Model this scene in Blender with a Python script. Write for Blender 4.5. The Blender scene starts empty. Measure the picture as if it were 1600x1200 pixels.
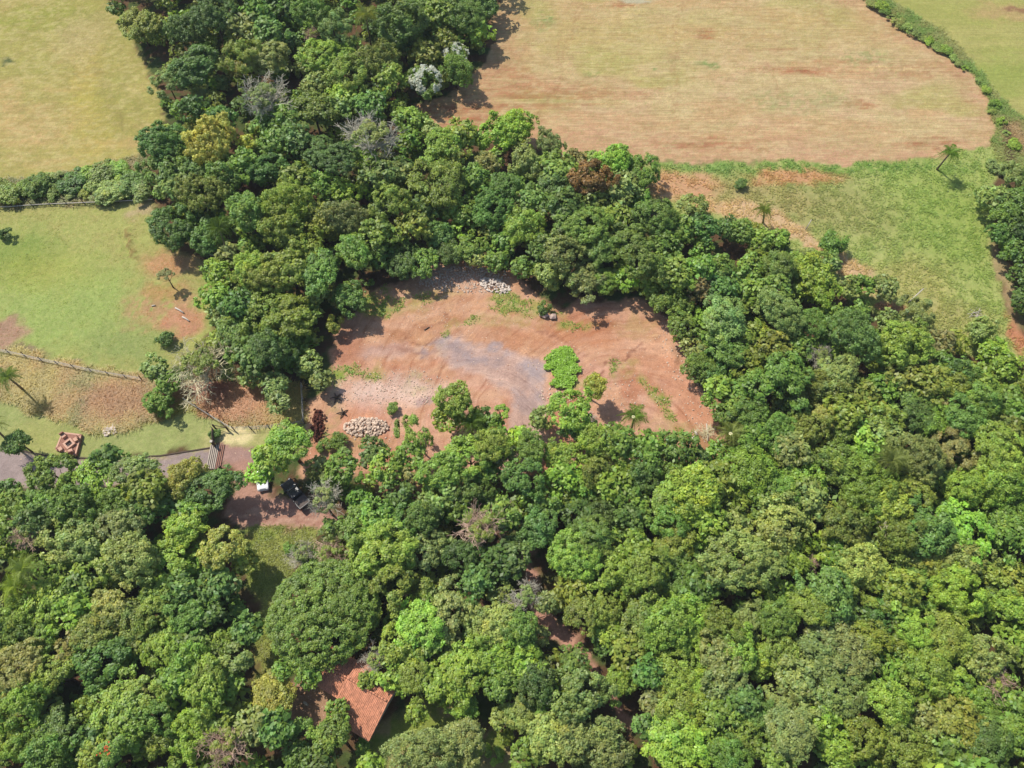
import bpy, math, random, re
import numpy as np
from mathutils import Vector, Matrix

R = math.radians
SC = bpy.context.scene
COL = SC.collection

# ------------------------------------------------------------------ camera
CAM_H, PITCH, FPX = 105.0, 62.0, 1218.0
cam_d = bpy.data.cameras.new("camera")
cam = bpy.data.objects.new("camera", cam_d)
COL.objects.link(cam)
cam.location = (0, 0, CAM_H)
cam.rotation_euler = (R(90 - PITCH), 0, 0)
cam_d.sensor_width = 36.0
cam_d.lens = 36.0 * FPX / 1600.0
cam_d.clip_end = 6000
SC.camera = cam

HAZE = 0.00012
# ------------------------------------------------------------------ light
SUN_EL, SHADOW_AZ = 55.0, -40.0            # shadows fall towards -40 deg from +x
sx, sy, sz = (-math.cos(R(SHADOW_AZ)) * math.cos(R(SUN_EL)), -math.sin(R(SHADOW_AZ)) * math.cos(R(SUN_EL)), math.sin(R(SUN_EL)))
world = bpy.data.worlds.new("World")
SC.world = world
world.use_nodes = True
wn = world.node_tree
sky = wn.nodes.new("ShaderNodeTexSky")
sky.sky_type = 'NISHITA'
sky.sun_disc = False
sky.sun_elevation = R(SUN_EL)
sky.sun_rotation = math.atan2(sx, sy)
wn.links.new(sky.outputs[0], wn.nodes["Background"].inputs[0])
wn.nodes["Background"].inputs[1].default_value = 0.14
sun_d = bpy.data.lights.new("sun", 'SUN')
sun_d.energy = 4.25
sun_d.angle = R(0.5)
sun_d.color = (1.0, 0.95, 0.86)
sun = bpy.data.objects.new("sun", sun_d)
COL.objects.link(sun)
sun.rotation_euler = Vector((sx, sy, sz)).to_track_quat('Z', 'Y').to_euler()
SC.view_settings.view_transform = 'Standard'
SC.view_settings.look = 'None'
SC.view_settings.gamma = 1.0
SC.view_settings.use_curve_mapping = False
SC.view_settings.exposure = 0.25

# ------------------------------------------------------------------ pixel -> place
_p = R(PITCH)
_fw = np.array([0, math.cos(_p), -math.sin(_p)])
_up = np.array([0, math.sin(_p), math.cos(_p)])
_rt = np.array([1.0, 0, 0])


def at(px, py, z=0.0):
    """photo pixel (1600x1200) -> point of the place at height z"""
    d = _fw + (px - 800) / FPX * _rt + (600 - py) / FPX * _up
    t = (z - CAM_H) / d[2]
    return np.array([0, 0, CAM_H]) + d * t


def depth(p):
    return float(np.dot(np.asarray(p) - np.array([0, 0, CAM_H]), _fw))


def to_px(X, Y, Z=0.0):
    v = np.stack([X, Y, np.full_like(X, 0) + Z - CAM_H], -1)
    d = v @ _fw
    return 800 + FPX * (v @ _rt) / d, 600 - FPX * (v @ _up) / d


def lin(r, g, b, k=0.72):
    c = np.array([r, g, b], float) / 255.0
    return np.where(c <= 0.04045, c / 12.92, ((c + 0.055) / 1.055) ** 2.4) * k


# ------------------------------------------------------------------ numpy noise
def _hash(ix, iy, seed):
    h = (ix.astype(np.int64) * 374761393 + iy.astype(np.int64) * 668265263 + seed * 974634777) & 0xffffffff
    h = ((h ^ (h >> 13)) * 1274126177) & 0xffffffff
    return ((h ^ (h >> 16)) & 0xffffff) / float(0xffffff)


def vnoise(x, y, seed=0):
    ix, iy = np.floor(x), np.floor(y)
    fx, fy = x - ix, y - iy
    fx = fx * fx * (3 - 2 * fx)
    fy = fy * fy * (3 - 2 * fy)
    a, b = _hash(ix, iy, seed), _hash(ix + 1, iy, seed)
    c, d = _hash(ix, iy + 1, seed), _hash(ix + 1, iy + 1, seed)
    return (a * (1 - fx) + b * fx) * (1 - fy) + (c * (1 - fx) + d * fx) * fy


def fbm(x, y, seed=0, n=4):
    s, a, t = 0, 0.5, 0
    for i in range(n):
        s = s + a * vnoise(x * 2 ** i + 17.3 * i, y * 2 ** i - 9.1 * i, seed + i)
        t += a
        a *= 0.55
    return s / t


def sstep(a, b, x):
    t = np.clip((x - a) / (b - a), 0, 1)
    return t * t * (3 - 2 * t)


def poly_sd(px, py, poly):
    """signed distance (inside positive) to a closed polygon, any units"""
    d = np.full(px.shape, 1e9)
    ins = np.zeros(px.shape, bool)
    n = len(poly)
    for i in range(n):
        x1, y1 = poly[i]
        x2, y2 = poly[(i + 1) % n]
        ex, ey = x2 - x1, y2 - y1
        t = np.clip(((px - x1) * ex + (py - y1) * ey) / (ex * ex + ey * ey + 1e-9), 0, 1)
        d = np.minimum(d, np.hypot(px - x1 - t * ex, py - y1 - t * ey))
        c = ((y1 > py) != (y2 > py))
        with np.errstate(divide='ignore', invalid='ignore'):
            xi = (x2 - x1) * (py - y1) / (y2 - y1 + 1e-12) + x1
        ins ^= c & (px < xi)
    return np.where(ins, d, -d)


def line_d(px, py, pts):
    d = np.full(px.shape, 1e9)
    for (x1, y1), (x2, y2) in zip(pts[:-1], pts[1:]):
        ex, ey = x2 - x1, y2 - y1
        t = np.clip(((px - x1) * ex + (py - y1) * ey) / (ex * ex + ey * ey + 1e-9), 0, 1)
        d = np.minimum(d, np.hypot(px - x1 - t * ex, py - y1 - t * ey))
    return d


# ------------------------------------------------------------------ object helpers
def tag(o, label=None, cat=None, group=None, kind=None):
    if label: o['label'] = label
    if cat: o['category'] = cat
    if group: o['group'] = group
    if kind: o['kind'] = kind
    return o


def empty(name, loc, rz=0.0):
    o = bpy.data.objects.new(name, None)
    o.empty_display_size = 0.3
    COL.objects.link(o)
    o.location = tuple(float(v) for v in loc)
    o.rotation_euler = (0, 0, rz)
    return o


def link(name, me, parent=None, loc=(0, 0, 0), rot=(0, 0, 0), scale=(1, 1, 1)):
    o = bpy.data.objects.new(name, me)
    COL.objects.link(o)
    if parent is not None: o.parent = parent
    o.location = tuple(float(v) for v in loc)
    o.rotation_euler = rot
    o.scale = scale
    return o


def np_mesh(name, V, F, mat, smooth=False, colors=None):
    """V (n,3), F (m,k) all faces with the same k"""
    V = np.asarray(V, np.float32)
    F = np.asarray(F, np.int32)
    me = bpy.data.meshes.new(name)
    me.vertices.add(len(V))
    me.vertices.foreach_set("co", V.ravel())
    m, k = F.shape
    me.loops.add(m * k)
    me.loops.foreach_set("vertex_index", F.ravel())
    me.polygons.add(m)
    me.polygons.foreach_set("loop_start", np.arange(0, m * k, k, dtype=np.int32))
    me.polygons.foreach_set("loop_total", np.full(m, k, np.int32))
    me.polygons.foreach_set("use_smooth", np.full(m, smooth, bool))
    if colors is not None:
        for cn, arr in colors.items():
            a = me.attributes.new(cn, 'FLOAT_COLOR', 'POINT')
            c = np.ones((len(V), 4), np.float32)
            c[:, :arr.shape[1]] = arr
            a.data.foreach_set("color", c.ravel())
    me.update(calc_edges=True)
    if mat: me.materials.append(mat)
    return me


class MB:
    """collects boxes, tubes and quads into one mesh"""
    def __init__(s): s.v, s.f = [], []

    def add(s, v, f):
        o = len(s.v)
        s.v += [tuple(float(c) for c in p) for p in v]
        s.f += [tuple(i + o for i in q) for q in f]
        return s

    def box(s, c, d, rz=0.0, taper=1.0, tilt=None):
        hx, hy, hz = d[0] / 2, d[1] / 2, d[2] / 2
        M = Matrix.Rotation(rz, 3, 'Z')
        if tilt: M = M @ Matrix.Rotation(tilt[0], 3, 'X') @ Matrix.Rotation(tilt[1], 3, 'Y')
        vs = []
        for z, k in ((-hz, 1), (hz, taper)):
            for x, y in ((-hx, -hy), (hx, -hy), (hx, hy), (-hx, hy)):
                p = M @ Vector((x * k, y * k, z))
                vs.append((p.x + c[0], p.y + c[1], p.z + c[2]))
        return s.add(vs, [(3, 2, 1, 0), (4, 5, 6, 7), (0, 1, 5, 4), (1, 2, 6, 5), (2, 3, 7, 6), (3, 0, 4, 7)])

    def tube(s, pts, radii, n=6, cap=True):
        pts = [Vector([float(c) for c in p]) for p in pts]
        vs, fs = [], []
        for i, p in enumerate(pts):
            t = (pts[min(i + 1, len(pts) - 1)] - pts[max(i - 1, 0)]).normalized()
            a = t.orthogonal().normalized()
            b = t.cross(a)
            r = radii[i] if hasattr(radii, '__len__') else radii
            for k in range(n):
                w = 2 * math.pi * k / n
                q = p + (a * math.cos(w) + b * math.sin(w)) * r
                vs.append((q.x, q.y, q.z))
        for i in range(len(pts) - 1):
            for k in range(n):
                fs.append((i * n + k, i * n + (k + 1) % n, (i + 1) * n + (k + 1) % n, (i + 1) * n + k))
        if cap:
            fs.append(tuple(range(n))[::-1])
            fs.append(tuple((len(pts) - 1) * n + k for k in range(n)))
        return s.add(vs, fs)

    def mesh(s, name, mat, smooth=False):
        me = bpy.data.meshes.new(name)
        me.from_pydata(s.v, [], s.f)
        if smooth: me.polygons.foreach_set("use_smooth", [True] * len(me.polygons))
        me.update()
        if mat: me.materials.append(mat)
        return me

    def build(s, name, mat, parent=None, smooth=False, loc=(0, 0, 0), rz=0.0):
        return link(name, s.mesh(name, mat, smooth), parent, loc, (0, 0, rz))


# ------------------------------------------------------------------ materials
def nodes_of(name):
    m = bpy.data.materials.new(name)
    m.use_nodes = True
    nt = m.node_tree
    nt.nodes.clear()
    out = nt.nodes.new("ShaderNodeOutputMaterial")
    return m, nt, out


def mathn(nt, op, a, b=None):
    n = nt.nodes.new("ShaderNodeMath")
    n.operation = op
    for i, v in enumerate((a, b)):
        if v is None: continue
        if isinstance(v, (int, float)): n.inputs[i].default_value = v
        else: nt.links.new(v, n.inputs[i])
    return n.outputs[0]


def mixc(nt, f, a, b, mode='MIX'):
    n = nt.nodes.new("ShaderNodeMix")
    n.data_type = 'RGBA'
    n.blend_type = mode
    for i, v in ((0, f), (6, a), (7, b)):
        if isinstance(v, (int, float)): n.inputs[i].default_value = v
        elif isinstance(v, (tuple, list, np.ndarray)): n.inputs[i].default_value = tuple(float(c) for c in v[:3]) + (1,)
        else: nt.links.new(v, n.inputs[i])
    return n.outputs[2]


def noise(nt, vec, scale, detail=3, rough=0.55):
    n = nt.nodes.new("ShaderNodeTexNoise")
    n.inputs["Scale"].default_value = scale
    n.inputs["Detail"].default_value = detail
    n.inputs["Roughness"].default_value = rough
    if vec is not None: nt.links.new(vec, n.inputs["Vector"])
    return n.outputs["Fac"]


def maprange(nt, v, a, b, c, d):
    n = nt.nodes.new("ShaderNodeMapRange")
    nt.links.new(v, n.inputs[0])
    for i, q in enumerate((a, b, c, d)): n.inputs[i + 1].default_value = q
    return n.outputs[0]


def grey(nt, v):
    n = nt.nodes.new("ShaderNodeCombineColor")
    for i in range(3): nt.links.new(v, n.inputs[i])
    return n.outputs[0]


def simple_mat(name, col, rough=0.85, var=0.25, scale=3.0, bump=0.0, metal=0.0, objvar=0.0, spec=0.3):
    m, nt, out = nodes_of(name)
    tc = nt.nodes.new("ShaderNodeTexCoord").outputs["Object"]
    n1 = noise(nt, tc, scale, 5, 0.65)
    c = mixc(nt, 1.0, tuple(col), grey(nt, maprange(nt, n1, 0.2, 0.8, 1 - var, 1 + var)), 'MULTIPLY')
    if objvar:
        oi = nt.nodes.new("ShaderNodeObjectInfo").outputs["Random"]
        c = mixc(nt, 1.0, c, grey(nt, maprange(nt, oi, 0, 1, 1 - objvar, 1 + objvar)), 'MULTIPLY')
    b = nt.nodes.new("ShaderNodeBsdfPrincipled")
    nt.links.new(c, b.inputs["Base Color"])
    b.inputs["Roughness"].default_value = rough
    b.inputs["Metallic"].default_value = metal
    b.inputs["Specular IOR Level"].default_value = spec
    if bump:
        bn = nt.nodes.new("ShaderNodeBump")
        bn.inputs["Strength"].default_value = bump
        bn.inputs["Distance"].default_value = 0.05
        nt.links.new(noise(nt, tc, scale * 4, 4), bn.inputs["Height"])
        nt.links.new(bn.outputs[0], b.inputs["Normal"])
    nt.links.new(b.outputs[0], out.inputs[0])
    return m


def leaf_mat(name, use_object_colour=True, col=(0.06, 0.1, 0.03), trans=0.3):
    m, nt, out = nodes_of(name)
    at_ = nt.nodes.new("ShaderNodeAttribute")
    at_.attribute_name = "tint"
    if use_object_colour:
        base = nt.nodes.new("ShaderNodeObjectInfo").outputs["Color"]
    else:
        base = tuple(col)
    c = mixc(nt, 1.0, base, at_.outputs["Color"], 'MULTIPLY')
    d = nt.nodes.new("ShaderNodeBsdfDiffuse")
    nt.links.new(c, d.inputs[0])
    t = nt.nodes.new("ShaderNodeBsdfTranslucent")
    c2 = mixc(nt, 1.0, c, (1.25, 1.2, 0.5), 'MULTIPLY')
    nt.links.new(c2, t.inputs[0])
    g = nt.nodes.new("ShaderNodeBsdfGlossy")
    g.inputs["Roughness"].default_value = 0.5
    g.inputs["Color"].default_value = (0.75, 0.78, 0.8, 1)
    m1 = nt.nodes.new("ShaderNodeMixShader")
    m1.inputs[0].default_value = trans
    nt.links.new(d.outputs[0], m1.inputs[1])
    nt.links.new(t.outputs[0], m1.inputs[2])
    m2 = nt.nodes.new("ShaderNodeMixShader")
    m2.inputs[0].default_value = 0.035
    nt.links.new(m1.outputs[0], m2.inputs[1])
    nt.links.new(g.outputs[0], m2.inputs[2])
    nt.links.new(m2.outputs[0], out.inputs[0])
    return m


def ground_mat(name="earth_and_grass", arcs=()):
    m, nt, out = nodes_of(name)
    tc = nt.nodes.new("ShaderNodeTexCoord").outputs["Object"]
    alb = nt.nodes.new("ShaderNodeAttribute"); alb.attribute_name = "albedo"
    mask = nt.nodes.new("ShaderNodeAttribute"); mask.attribute_name = "mask"   # r rows, g grass, b pebbles
    sep = nt.nodes.new("ShaderNodeSeparateColor")
    nt.links.new(mask.outputs["Color"], sep.inputs[0])
    rows, grass, peb = sep.outputs[0], sep.outputs[1], sep.outputs[2]
    f1 = noise(nt, tc, 0.9, 5, 0.7)
    f2 = noise(nt, tc, 5.5, 4, 0.75)
    c = mixc(nt, 1.0, alb.outputs["Color"], grey(nt, maprange(nt, f1, 0.25, 0.75, 0.84, 1.16)), 'MULTIPLY')
    c = mixc(nt, 1.0, c, grey(nt, maprange(nt, f2, 0.25, 0.75, 0.74, 1.26)), 'MULTIPLY')
    # sown rows
    mp = nt.nodes.new("ShaderNodeMapping")
    mp.inputs["Scale"].default_value = (0.09, 1.7, 1)
    mp.inputs["Rotation"].default_value = (0, 0, R(1.5))
    nt.links.new(tc, mp.inputs[0])
    rn = noise(nt, mp.outputs[0], 1.6, 4, 0.75)
    rr = maprange(nt, rn, 0.38, 0.62, 0.0, 1.0)
    rowc = mixc(nt, rr, (0.8, 0.73, 0.69), (1.16, 1.16, 1.12))
    c = mixc(nt, rows, c, mixc(nt, 1.0, c, rowc, 'MULTIPLY'))
    sp = noise(nt, tc, 2.6, 2, 0.6)
    spm = mathn(nt, 'MULTIPLY', rows, maprange(nt, sp, 0.56, 0.66, 0.0, 0.55))
    c = mixc(nt, spm, c, tuple(lin(150, 168, 92)))
    # grass tufts
    gn = noise(nt, tc, 1.7, 4, 0.7)
    gm = mathn(nt, 'MULTIPLY', grass, maprange(nt, gn, 0.42, 0.68, 0.0, 0.75))
    c = mixc(nt, gm, c, mixc(nt, 1.0, c, (0.72, 0.86, 0.6), 'MULTIPLY'))
    gm2 = mathn(nt, 'MULTIPLY', grass, maprange(nt, gn, 0.42, 0.3, 0.0, 0.6))
    c = mixc(nt, gm2, c, mixc(nt, 1.0, c, (1.3, 1.2, 1.05), 'MULTIPLY'))
    for (cx, cy, fr, sq, lo, hi) in arcs:       # ruts left by wheels turning round a point
        sb = nt.nodes.new("ShaderNodeVectorMath"); sb.operation = 'SUBTRACT'
        nt.links.new(tc, sb.inputs[0]); sb.inputs[1].default_value = (cx, cy, 0)
        mu = nt.nodes.new("ShaderNodeVectorMath"); mu.operation = 'MULTIPLY'
        nt.links.new(sb.outputs[0], mu.inputs[0]); mu.inputs[1].default_value = (1, sq, 0)
        le = nt.nodes.new("ShaderNodeVectorMath"); le.operation = 'LENGTH'
        nt.links.new(mu.outputs[0], le.inputs[0])
        wob = mathn(nt, 'MULTIPLY', noise(nt, tc, 0.12, 2), 3.0)
        rad_ = mathn(nt, 'MULTIPLY', mathn(nt, 'ADD', le.outputs["Value"], wob), fr)
        sx_ = nt.nodes.new("ShaderNodeSeparateXYZ"); nt.links.new(tc, sx_.inputs[0])
        cb = nt.nodes.new("ShaderNodeCombineXYZ")
        nt.links.new(rad_, cb.inputs[0]); nt.links.new(mathn(nt, 'MULTIPLY', sx_.outputs[0], 0.10), cb.inputs[1]); nt.links.new(mathn(nt, 'MULTIPLY', sx_.outputs[1], 0.10), cb.inputs[2])
        an = noise(nt, cb.outputs[0], 1.0, 5, 0.7)
        am = mathn(nt, 'MULTIPLY', maprange(nt, an, 0.54, 0.66, 0.0, 1.0), mathn(nt, 'SUBTRACT', 1.0, grass))
        c = mixc(nt, am, c, mixc(nt, 1.0, c, lo, 'MULTIPLY'))
        am2 = mathn(nt, 'MULTIPLY', maprange(nt, an, 0.46, 0.36, 0.0, 1.0), mathn(nt, 'SUBTRACT', 1.0, grass))
        c = mixc(nt, am2, c, mixc(nt, 1.0, c, hi, 'MULTIPLY'))
    # pebbles and clods
    vo = nt.nodes.new("ShaderNodeTexVoronoi")
    vo.inputs["Scale"].default_value = 3.2
    nt.links.new(tc, vo.inputs["Vector"])
    vs = nt.nodes.new("ShaderNodeSeparateColor")
    nt.links.new(vo.outputs["Color"], vs.inputs[0])
    pm = mathn(nt, 'MULTIPLY', maprange(nt, vo.outputs["Distance"], 0.34, 0.26, 0.0, 1.0), mathn(nt, 'LESS_THAN', vs.outputs[0], peb))
    c = mixc(nt, pm, c, mixc(nt, vs.outputs[1], tuple(lin(240, 208, 180)), tuple(lin(168, 112, 84))))
    b = nt.nodes.new("ShaderNodeBsdfPrincipled")
    nt.links.new(c, b.inputs["Base Color"])
    b.inputs["Roughness"].default_value = 0.95
    b.inputs["Specular IOR Level"].default_value = 0.1
    h = mathn(nt, 'ADD', mathn(nt, 'MULTIPLY', gn, 1.1), mathn(nt, 'MULTIPLY', f2, 0.45))
    h = mathn(nt, 'ADD', h, mathn(nt, 'MULTIPLY', mathn(nt, 'MULTIPLY', rr, rows), 0.35))
    h = mathn(nt, 'ADD', h, mathn(nt, 'MULTIPLY', pm, 0.6))
    bn = nt.nodes.new("ShaderNodeBump")
    bn.inputs["Strength"].default_value = 0.5
    bn.inputs["Distance"].default_value = 0.22
    nt.links.new(h, bn.inputs["Height"])
    nt.links.new(bn.outputs[0], b.inputs["Normal"])
    nt.links.new(b.outputs[0], out.inputs[0])
    return m


M_GROUND = ground_mat()
_a, _b = at(745, 672), at(1000, 690)
M_SOIL = ground_mat("scraped_red_soil", ((_b[0], _b[1], 1.1, 1.0, (0.80, 0.72, 0.68), (1.14, 1.14, 1.15)),))
M_GRAVEL = ground_mat("rutted_gravel", ((_a[0], _a[1], 1.7, 1.1, (0.74, 0.70, 0.70), (1.14, 1.12, 1.1)),))
M_LEAF = leaf_mat("tree_leaves")
M_LEAF_STUFF = leaf_mat("undergrowth_leaves", False, (1, 1, 1))
M_GRASS = leaf_mat("grass_blades", False, (1, 1, 1), 0.42)
M_BARK = simple_mat("bark", lin(120, 100, 80), 0.9, 0.35, 2.0)
M_TWIG = simple_mat("bare_twigs", lin(200, 192, 170, .75), 0.9, 0.2, 1.0)
M_TWIG_PINK = simple_mat("dry_twigs", lin(205, 172, 148, .85), 0.9, 0.25, 1.0)
M_TWIG_STRAW = simple_mat("straw_twigs", lin(214, 204, 164, .9), 0.9, 0.2, 1.0)
M_PALM_TRUNK = simple_mat("palm_bark", lin(140, 125, 105), 0.9, 0.3, 4.0)
M_FLOWER = simple_mat("pale_palm_flower", lin(245, 238, 185), 0.8, 0.1, 5.0)
M_STONE = simple_mat("pale_stone", lin(232, 205, 180), 0.9, 0.22, 2.5, 0.4, objvar=0.22)
M_WHITE_STONE = simple_mat("white_rubble", lin(238, 220, 202), 0.9, 0.2, 2.5, 0.3, objvar=0.15)
M_RED_CLOD = simple_mat("dark_red_clods", lin(100, 58, 44), 0.95, 0.35, 1.5, 0.6)
M_ROCK = simple_mat("grey_pink_rock", lin(205, 178, 162), 0.9, 0.25, 1.5, 0.5)
M_WOOD_DARK = simple_mat("dark_weathered_wood", lin(92, 76, 64), 0.85, 0.3, 4.0)
M_WOOD_PALE = simple_mat("pale_weathered_wood", lin(214, 202, 186), 0.85, 0.2, 4.0)
M_WIRE = simple_mat("fence_wire", lin(205, 200, 190), 0.6, 0.1, 4.0)
M_TILE = simple_mat("clay_roof_tiles", lin(220, 150, 116), 0.85, 0.55, 1.6, 0.2)
M_WALL = simple_mat("whitewashed_wall", lin(215, 205, 190), 0.9, 0.15, 1.0)
M_PAVER = simple_mat("red_brick_paving", lin(176, 128, 108), 0.9, 0.25, 5.0, 0.3)
M_BRICK = simple_mat("pale_brick", lin(222, 176, 150), 0.9, 0.2, 6.0, 0.3)
M_ASH = simple_mat("ash", lin(110, 98, 92), 0.95, 0.3, 6.0)
M_CONCRETE = simple_mat("worn_concrete", lin(205, 190, 172), 0.9, 0.2, 3.0)
M_GLASS_DARK = simple_mat("car_glass", (0.03, 0.04, 0.05), 0.06, 0.05, 1.0, spec=0.8)
M_CAR_BLACK = simple_mat("dark_car_paint", (0.022, 0.024, 0.027), 0.3, 0.1, 1.0, spec=0.5)
M_CAR_WHITE = simple_mat("white_car_paint", (0.8, 0.8, 0.8), 0.3, 0.03, 1.0, spec=0.5)
M_RUBBER = simple_mat("tyre_rubber", (0.02, 0.02, 0.02), 0.9, 0.1, 4.0)
M_STEEL = simple_mat("wheel_steel", (0.45, 0.45, 0.46), 0.4, 0.1, 4.0, metal=0.8)
M_LAMP = simple_mat("lamp_lens", (0.6, 0.6, 0.58), 0.2, 0.05, 4.0)
M_RED_LAMP = simple_mat("red_lamp_lens", (0.4, 0.02, 0.02), 0.25, 0.05, 4.0)
M_ORANGE = simple_mat("orange_petals", lin(225, 95, 55), 0.8, 0.2, 4.0)

# ------------------------------------------------------------------ the ground
GX0, GX1, GY0, GY1, GS = -126.0, 126.0, -14.0, 176.0, 0.4
nx, ny = int((GX1 - GX0) / GS) + 1, int((GY1 - GY0) / GS) + 1
gx = np.linspace(GX0, GX1, nx)
gy = np.linspace(GY0, GY1, ny)
X, Y = np.meshgrid(gx, gy)
# domain-warped world position for irregular borders
WX = X + (fbm(X * 0.35, Y * 0.35, 5, 4) - 0.5) * 3.0 + (fbm(X * 1.3, Y * 1.3, 15, 2) - 0.5) * 0.9
WY = Y + (fbm(X * 0.35, Y * 0.35, 6, 4) - 0.5) * 3.0 + (fbm(X * 1.3, Y * 1.3, 16, 2) - 0.5) * 0.9


def wpoly(pts):
    return [tuple(at(x, y)[:2]) for x, y in pts]


def zone(pts, soft=0.5, warp=True):
    sd = poly_sd(WX if warp else X, WY if warp else Y, wpoly(pts))
    return sstep(-soft, soft, sd), sd


def blob(px, py, rx, ry, rot=0.0, soft=0.45, w=1.0):
    """soft round patch; radii in photo pixels"""
    c = at(px, py)
    k = depth(c) / FPX
    a, b = rx * k, ry * k / 0.82
    dx, dy = WX - c[0], WY - c[1]
    cs, sn = math.cos(rot), math.sin(rot)
    u, v = (dx * cs + dy * sn) / a, (-dx * sn + dy * cs) / b
    return w * sstep(1 + soft, 1 - soft, np.hypot(u, v) + (fbm(X * 0.6, Y * 0.6, 41, 3) - 0.5) * 0.9)


ALB = np.zeros(X.shape + (3,))
MASK = np.zeros(X.shape + (3,))
N1 = fbm(X * 0.12, Y * 0.12, 1, 5)
N2 = fbm(X * 0.5, Y * 0.5, 2, 4)
N3 = fbm(X * 1.4, Y * 1.4, 3, 3)
NS = fbm(X * 0.03, Y * 0.28, 4, 5)       # long streaks along the field rows


def lay(w, col, var=0.0, n=N2):
    global ALB
    c = np.array(col)[None, None, :] * (1 + var * (n - 0.5) * 2)[..., None]
    ALB = ALB * (1 - w[..., None]) + c * w[..., None]


def setmask(w, i, v):
    MASK[..., i] = MASK[..., i] * (1 - w) + v * w


one = np.ones_like(X)
# forest floor: leaf litter, red earth and low green
lay(one, lin(112, 84, 62), 0.3)
lay(sstep(0.42, 0.62, N2), lin(84, 96, 52), 0.3, N3)
setmask(one, 1, 0.6)

ZONES = {}


def setzone(name, sd):
    ZONES[name] = sd


OUT = 500
# straw coloured field, upper left
Z_STRAW = [(-700, -500), (60, -500), (140, -20), (185, 10), (208, 40), (218, 85), (236, 125), (256, 185), (240, 236), (150, 262), (70, 276), (-10, 284), (-700, 330)]
w, sd = zone(Z_STRAW, 0.7); setzone("straw_field", sd)
lay(w, lin(186, 168, 104), 0.1, N1)
lay(w * .6 * sstep(0.45, 0.62, NS), lin(196, 164, 112), 0.1)
lay(w * .6 * sstep(0.45, 0.6, fbm(X * 0.1, Y * 0.14, 27, 5)), lin(170, 164, 92), 0.1)
lay(w * sstep(0.58, 0.45, fbm(X * 0.06, Y * 0.2, 8, 4)) * 0.8, lin(168, 160, 90), 0.15)
lay(w * blob(150, 145, 36, 120, 0.25, 0.9, 0.55), lin(192, 172, 84), 0.12)
lay(w * blob(70, 25, 90, 26), lin(160, 158, 80), 0.15)
lay(w * blob(40, 200, 70, 40, 0, 0.7, 0.6), lin(206, 168, 120), 0.1)
lay(w * blob(180, 110, 30, 80, 0.2, 0.7, 0.6), lin(160, 156, 92), 0.1)
lay(w * blob(130, 55, 40, 40, 0, 0.7, 0.7), lin(186, 166, 118), 0.1)
lay(w * blob(12, 95, 14, 6), lin(100, 108, 66))
setmask(w, 0, 0.3); setmask(w, 1, 0.75)
lay(w * .45 * sstep(0.5, 0.62, fbm(X * .8, Y * 1.6, 51, 3)), lin(206, 188, 132), 0.1)
lay(w * .4 * sstep(0.5, 0.38, fbm(X * .7, Y * 1.4, 52, 3)), lin(164, 150, 88), 0.1)
for k in range(3):       # wheel marks
    L = line_d(X, Y, wpoly([(140 + k * 5, 95), (165 + k * 6, 150), (178 + k * 7, 190), (190 + k * 2, 200), (195 - k * 6, 170)]))
    lay(w * sstep(0.3, 0.1, L) * 0.22, lin(140, 122, 76))
# strip of rough grass along the fence
Z_RIM = [(-700, 320), (-10, 284), (70, 276), (150, 262), (228, 236), (240, 310), (160, 320), (0, 328), (-700, 352)]
w, sd = zone(Z_RIM, 0.5); setzone("grass_verge", sd)
lay(w, lin(176, 156, 110), 0.2)
lay(w * sstep(0.4, 0.6, N2), lin(132, 132, 74), 0.2)
setmask(w, 1, 1)
# pasture inside the fence, left
Z_PAST = [(-700, 352), (0, 328), (160, 320), (240, 312), (262, 390), (300, 400), (330, 420), (330, 520), (300, 560), (225, 592), (140, 576), (60, 556), (-10, 546), (-700, 520)]
w, sd = zone(Z_PAST, 0.5); setzone("pasture", sd)
lay(w, lin(174, 172, 102), 0.12, N1)
lay(w * .6 * sstep(0.4, 0.6, N2), lin(172, 162, 100), 0.1)
lay(w * blob(90, 480, 130, 75, 0, 0.6), lin(162, 174, 100), 0.12)
lay(w * blob(30, 400, 60, 40, 0, 0.7, 0.8), lin(136, 156, 78), 0.15)
lay(w * blob(200, 540, 60, 30, 0, 0.7, 0.8), lin(150, 160, 96), 0.1)
lay(w * blob(70, 425, 75, 30, 0, 0.9, 0.35), lin(182, 170, 82), 0.1)
lay(w * blob(268, 412, 44, 24, 0, 0.6), lin(192, 148, 108), 0.15)
lay(w * blob(252, 475, 50, 30, 0.2, 0.5, .8) * sstep(.25, .5, N3), lin(194, 146, 114), 0.15)
lay(w * blob(285, 505, 34, 24, 0, 0.4), lin(198, 146, 114), 0.15)
lay(w * blob(255, 455, 30, 12, 0, 0.4, 0.7), lin(186, 150, 96), 0.15)
lay(w * blob(225, 330, 22, 14, 0, 0.5), lin(190, 168, 128), 0.1)
lay(w * blob(5, 522, 34, 24, 0, 0.3), lin(178, 142, 118), 0.2)
lay(w * blob(45, 548, 34, 7, -0.2, 0.3), lin(150, 132, 100), 0.2)
lay(w * blob(118, 567, 7, 4, -0.2, 0.3), lin(135, 118, 112), 0.2)
setmask(w, 1, 1)
L = line_d(WX, WY, wpoly([(206, 362), (202, 378), (205, 392), (211, 403)]))
lay(sstep(0.5, 0.15, L) * .7, lin(140, 104, 70), 0.3, N3)
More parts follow.
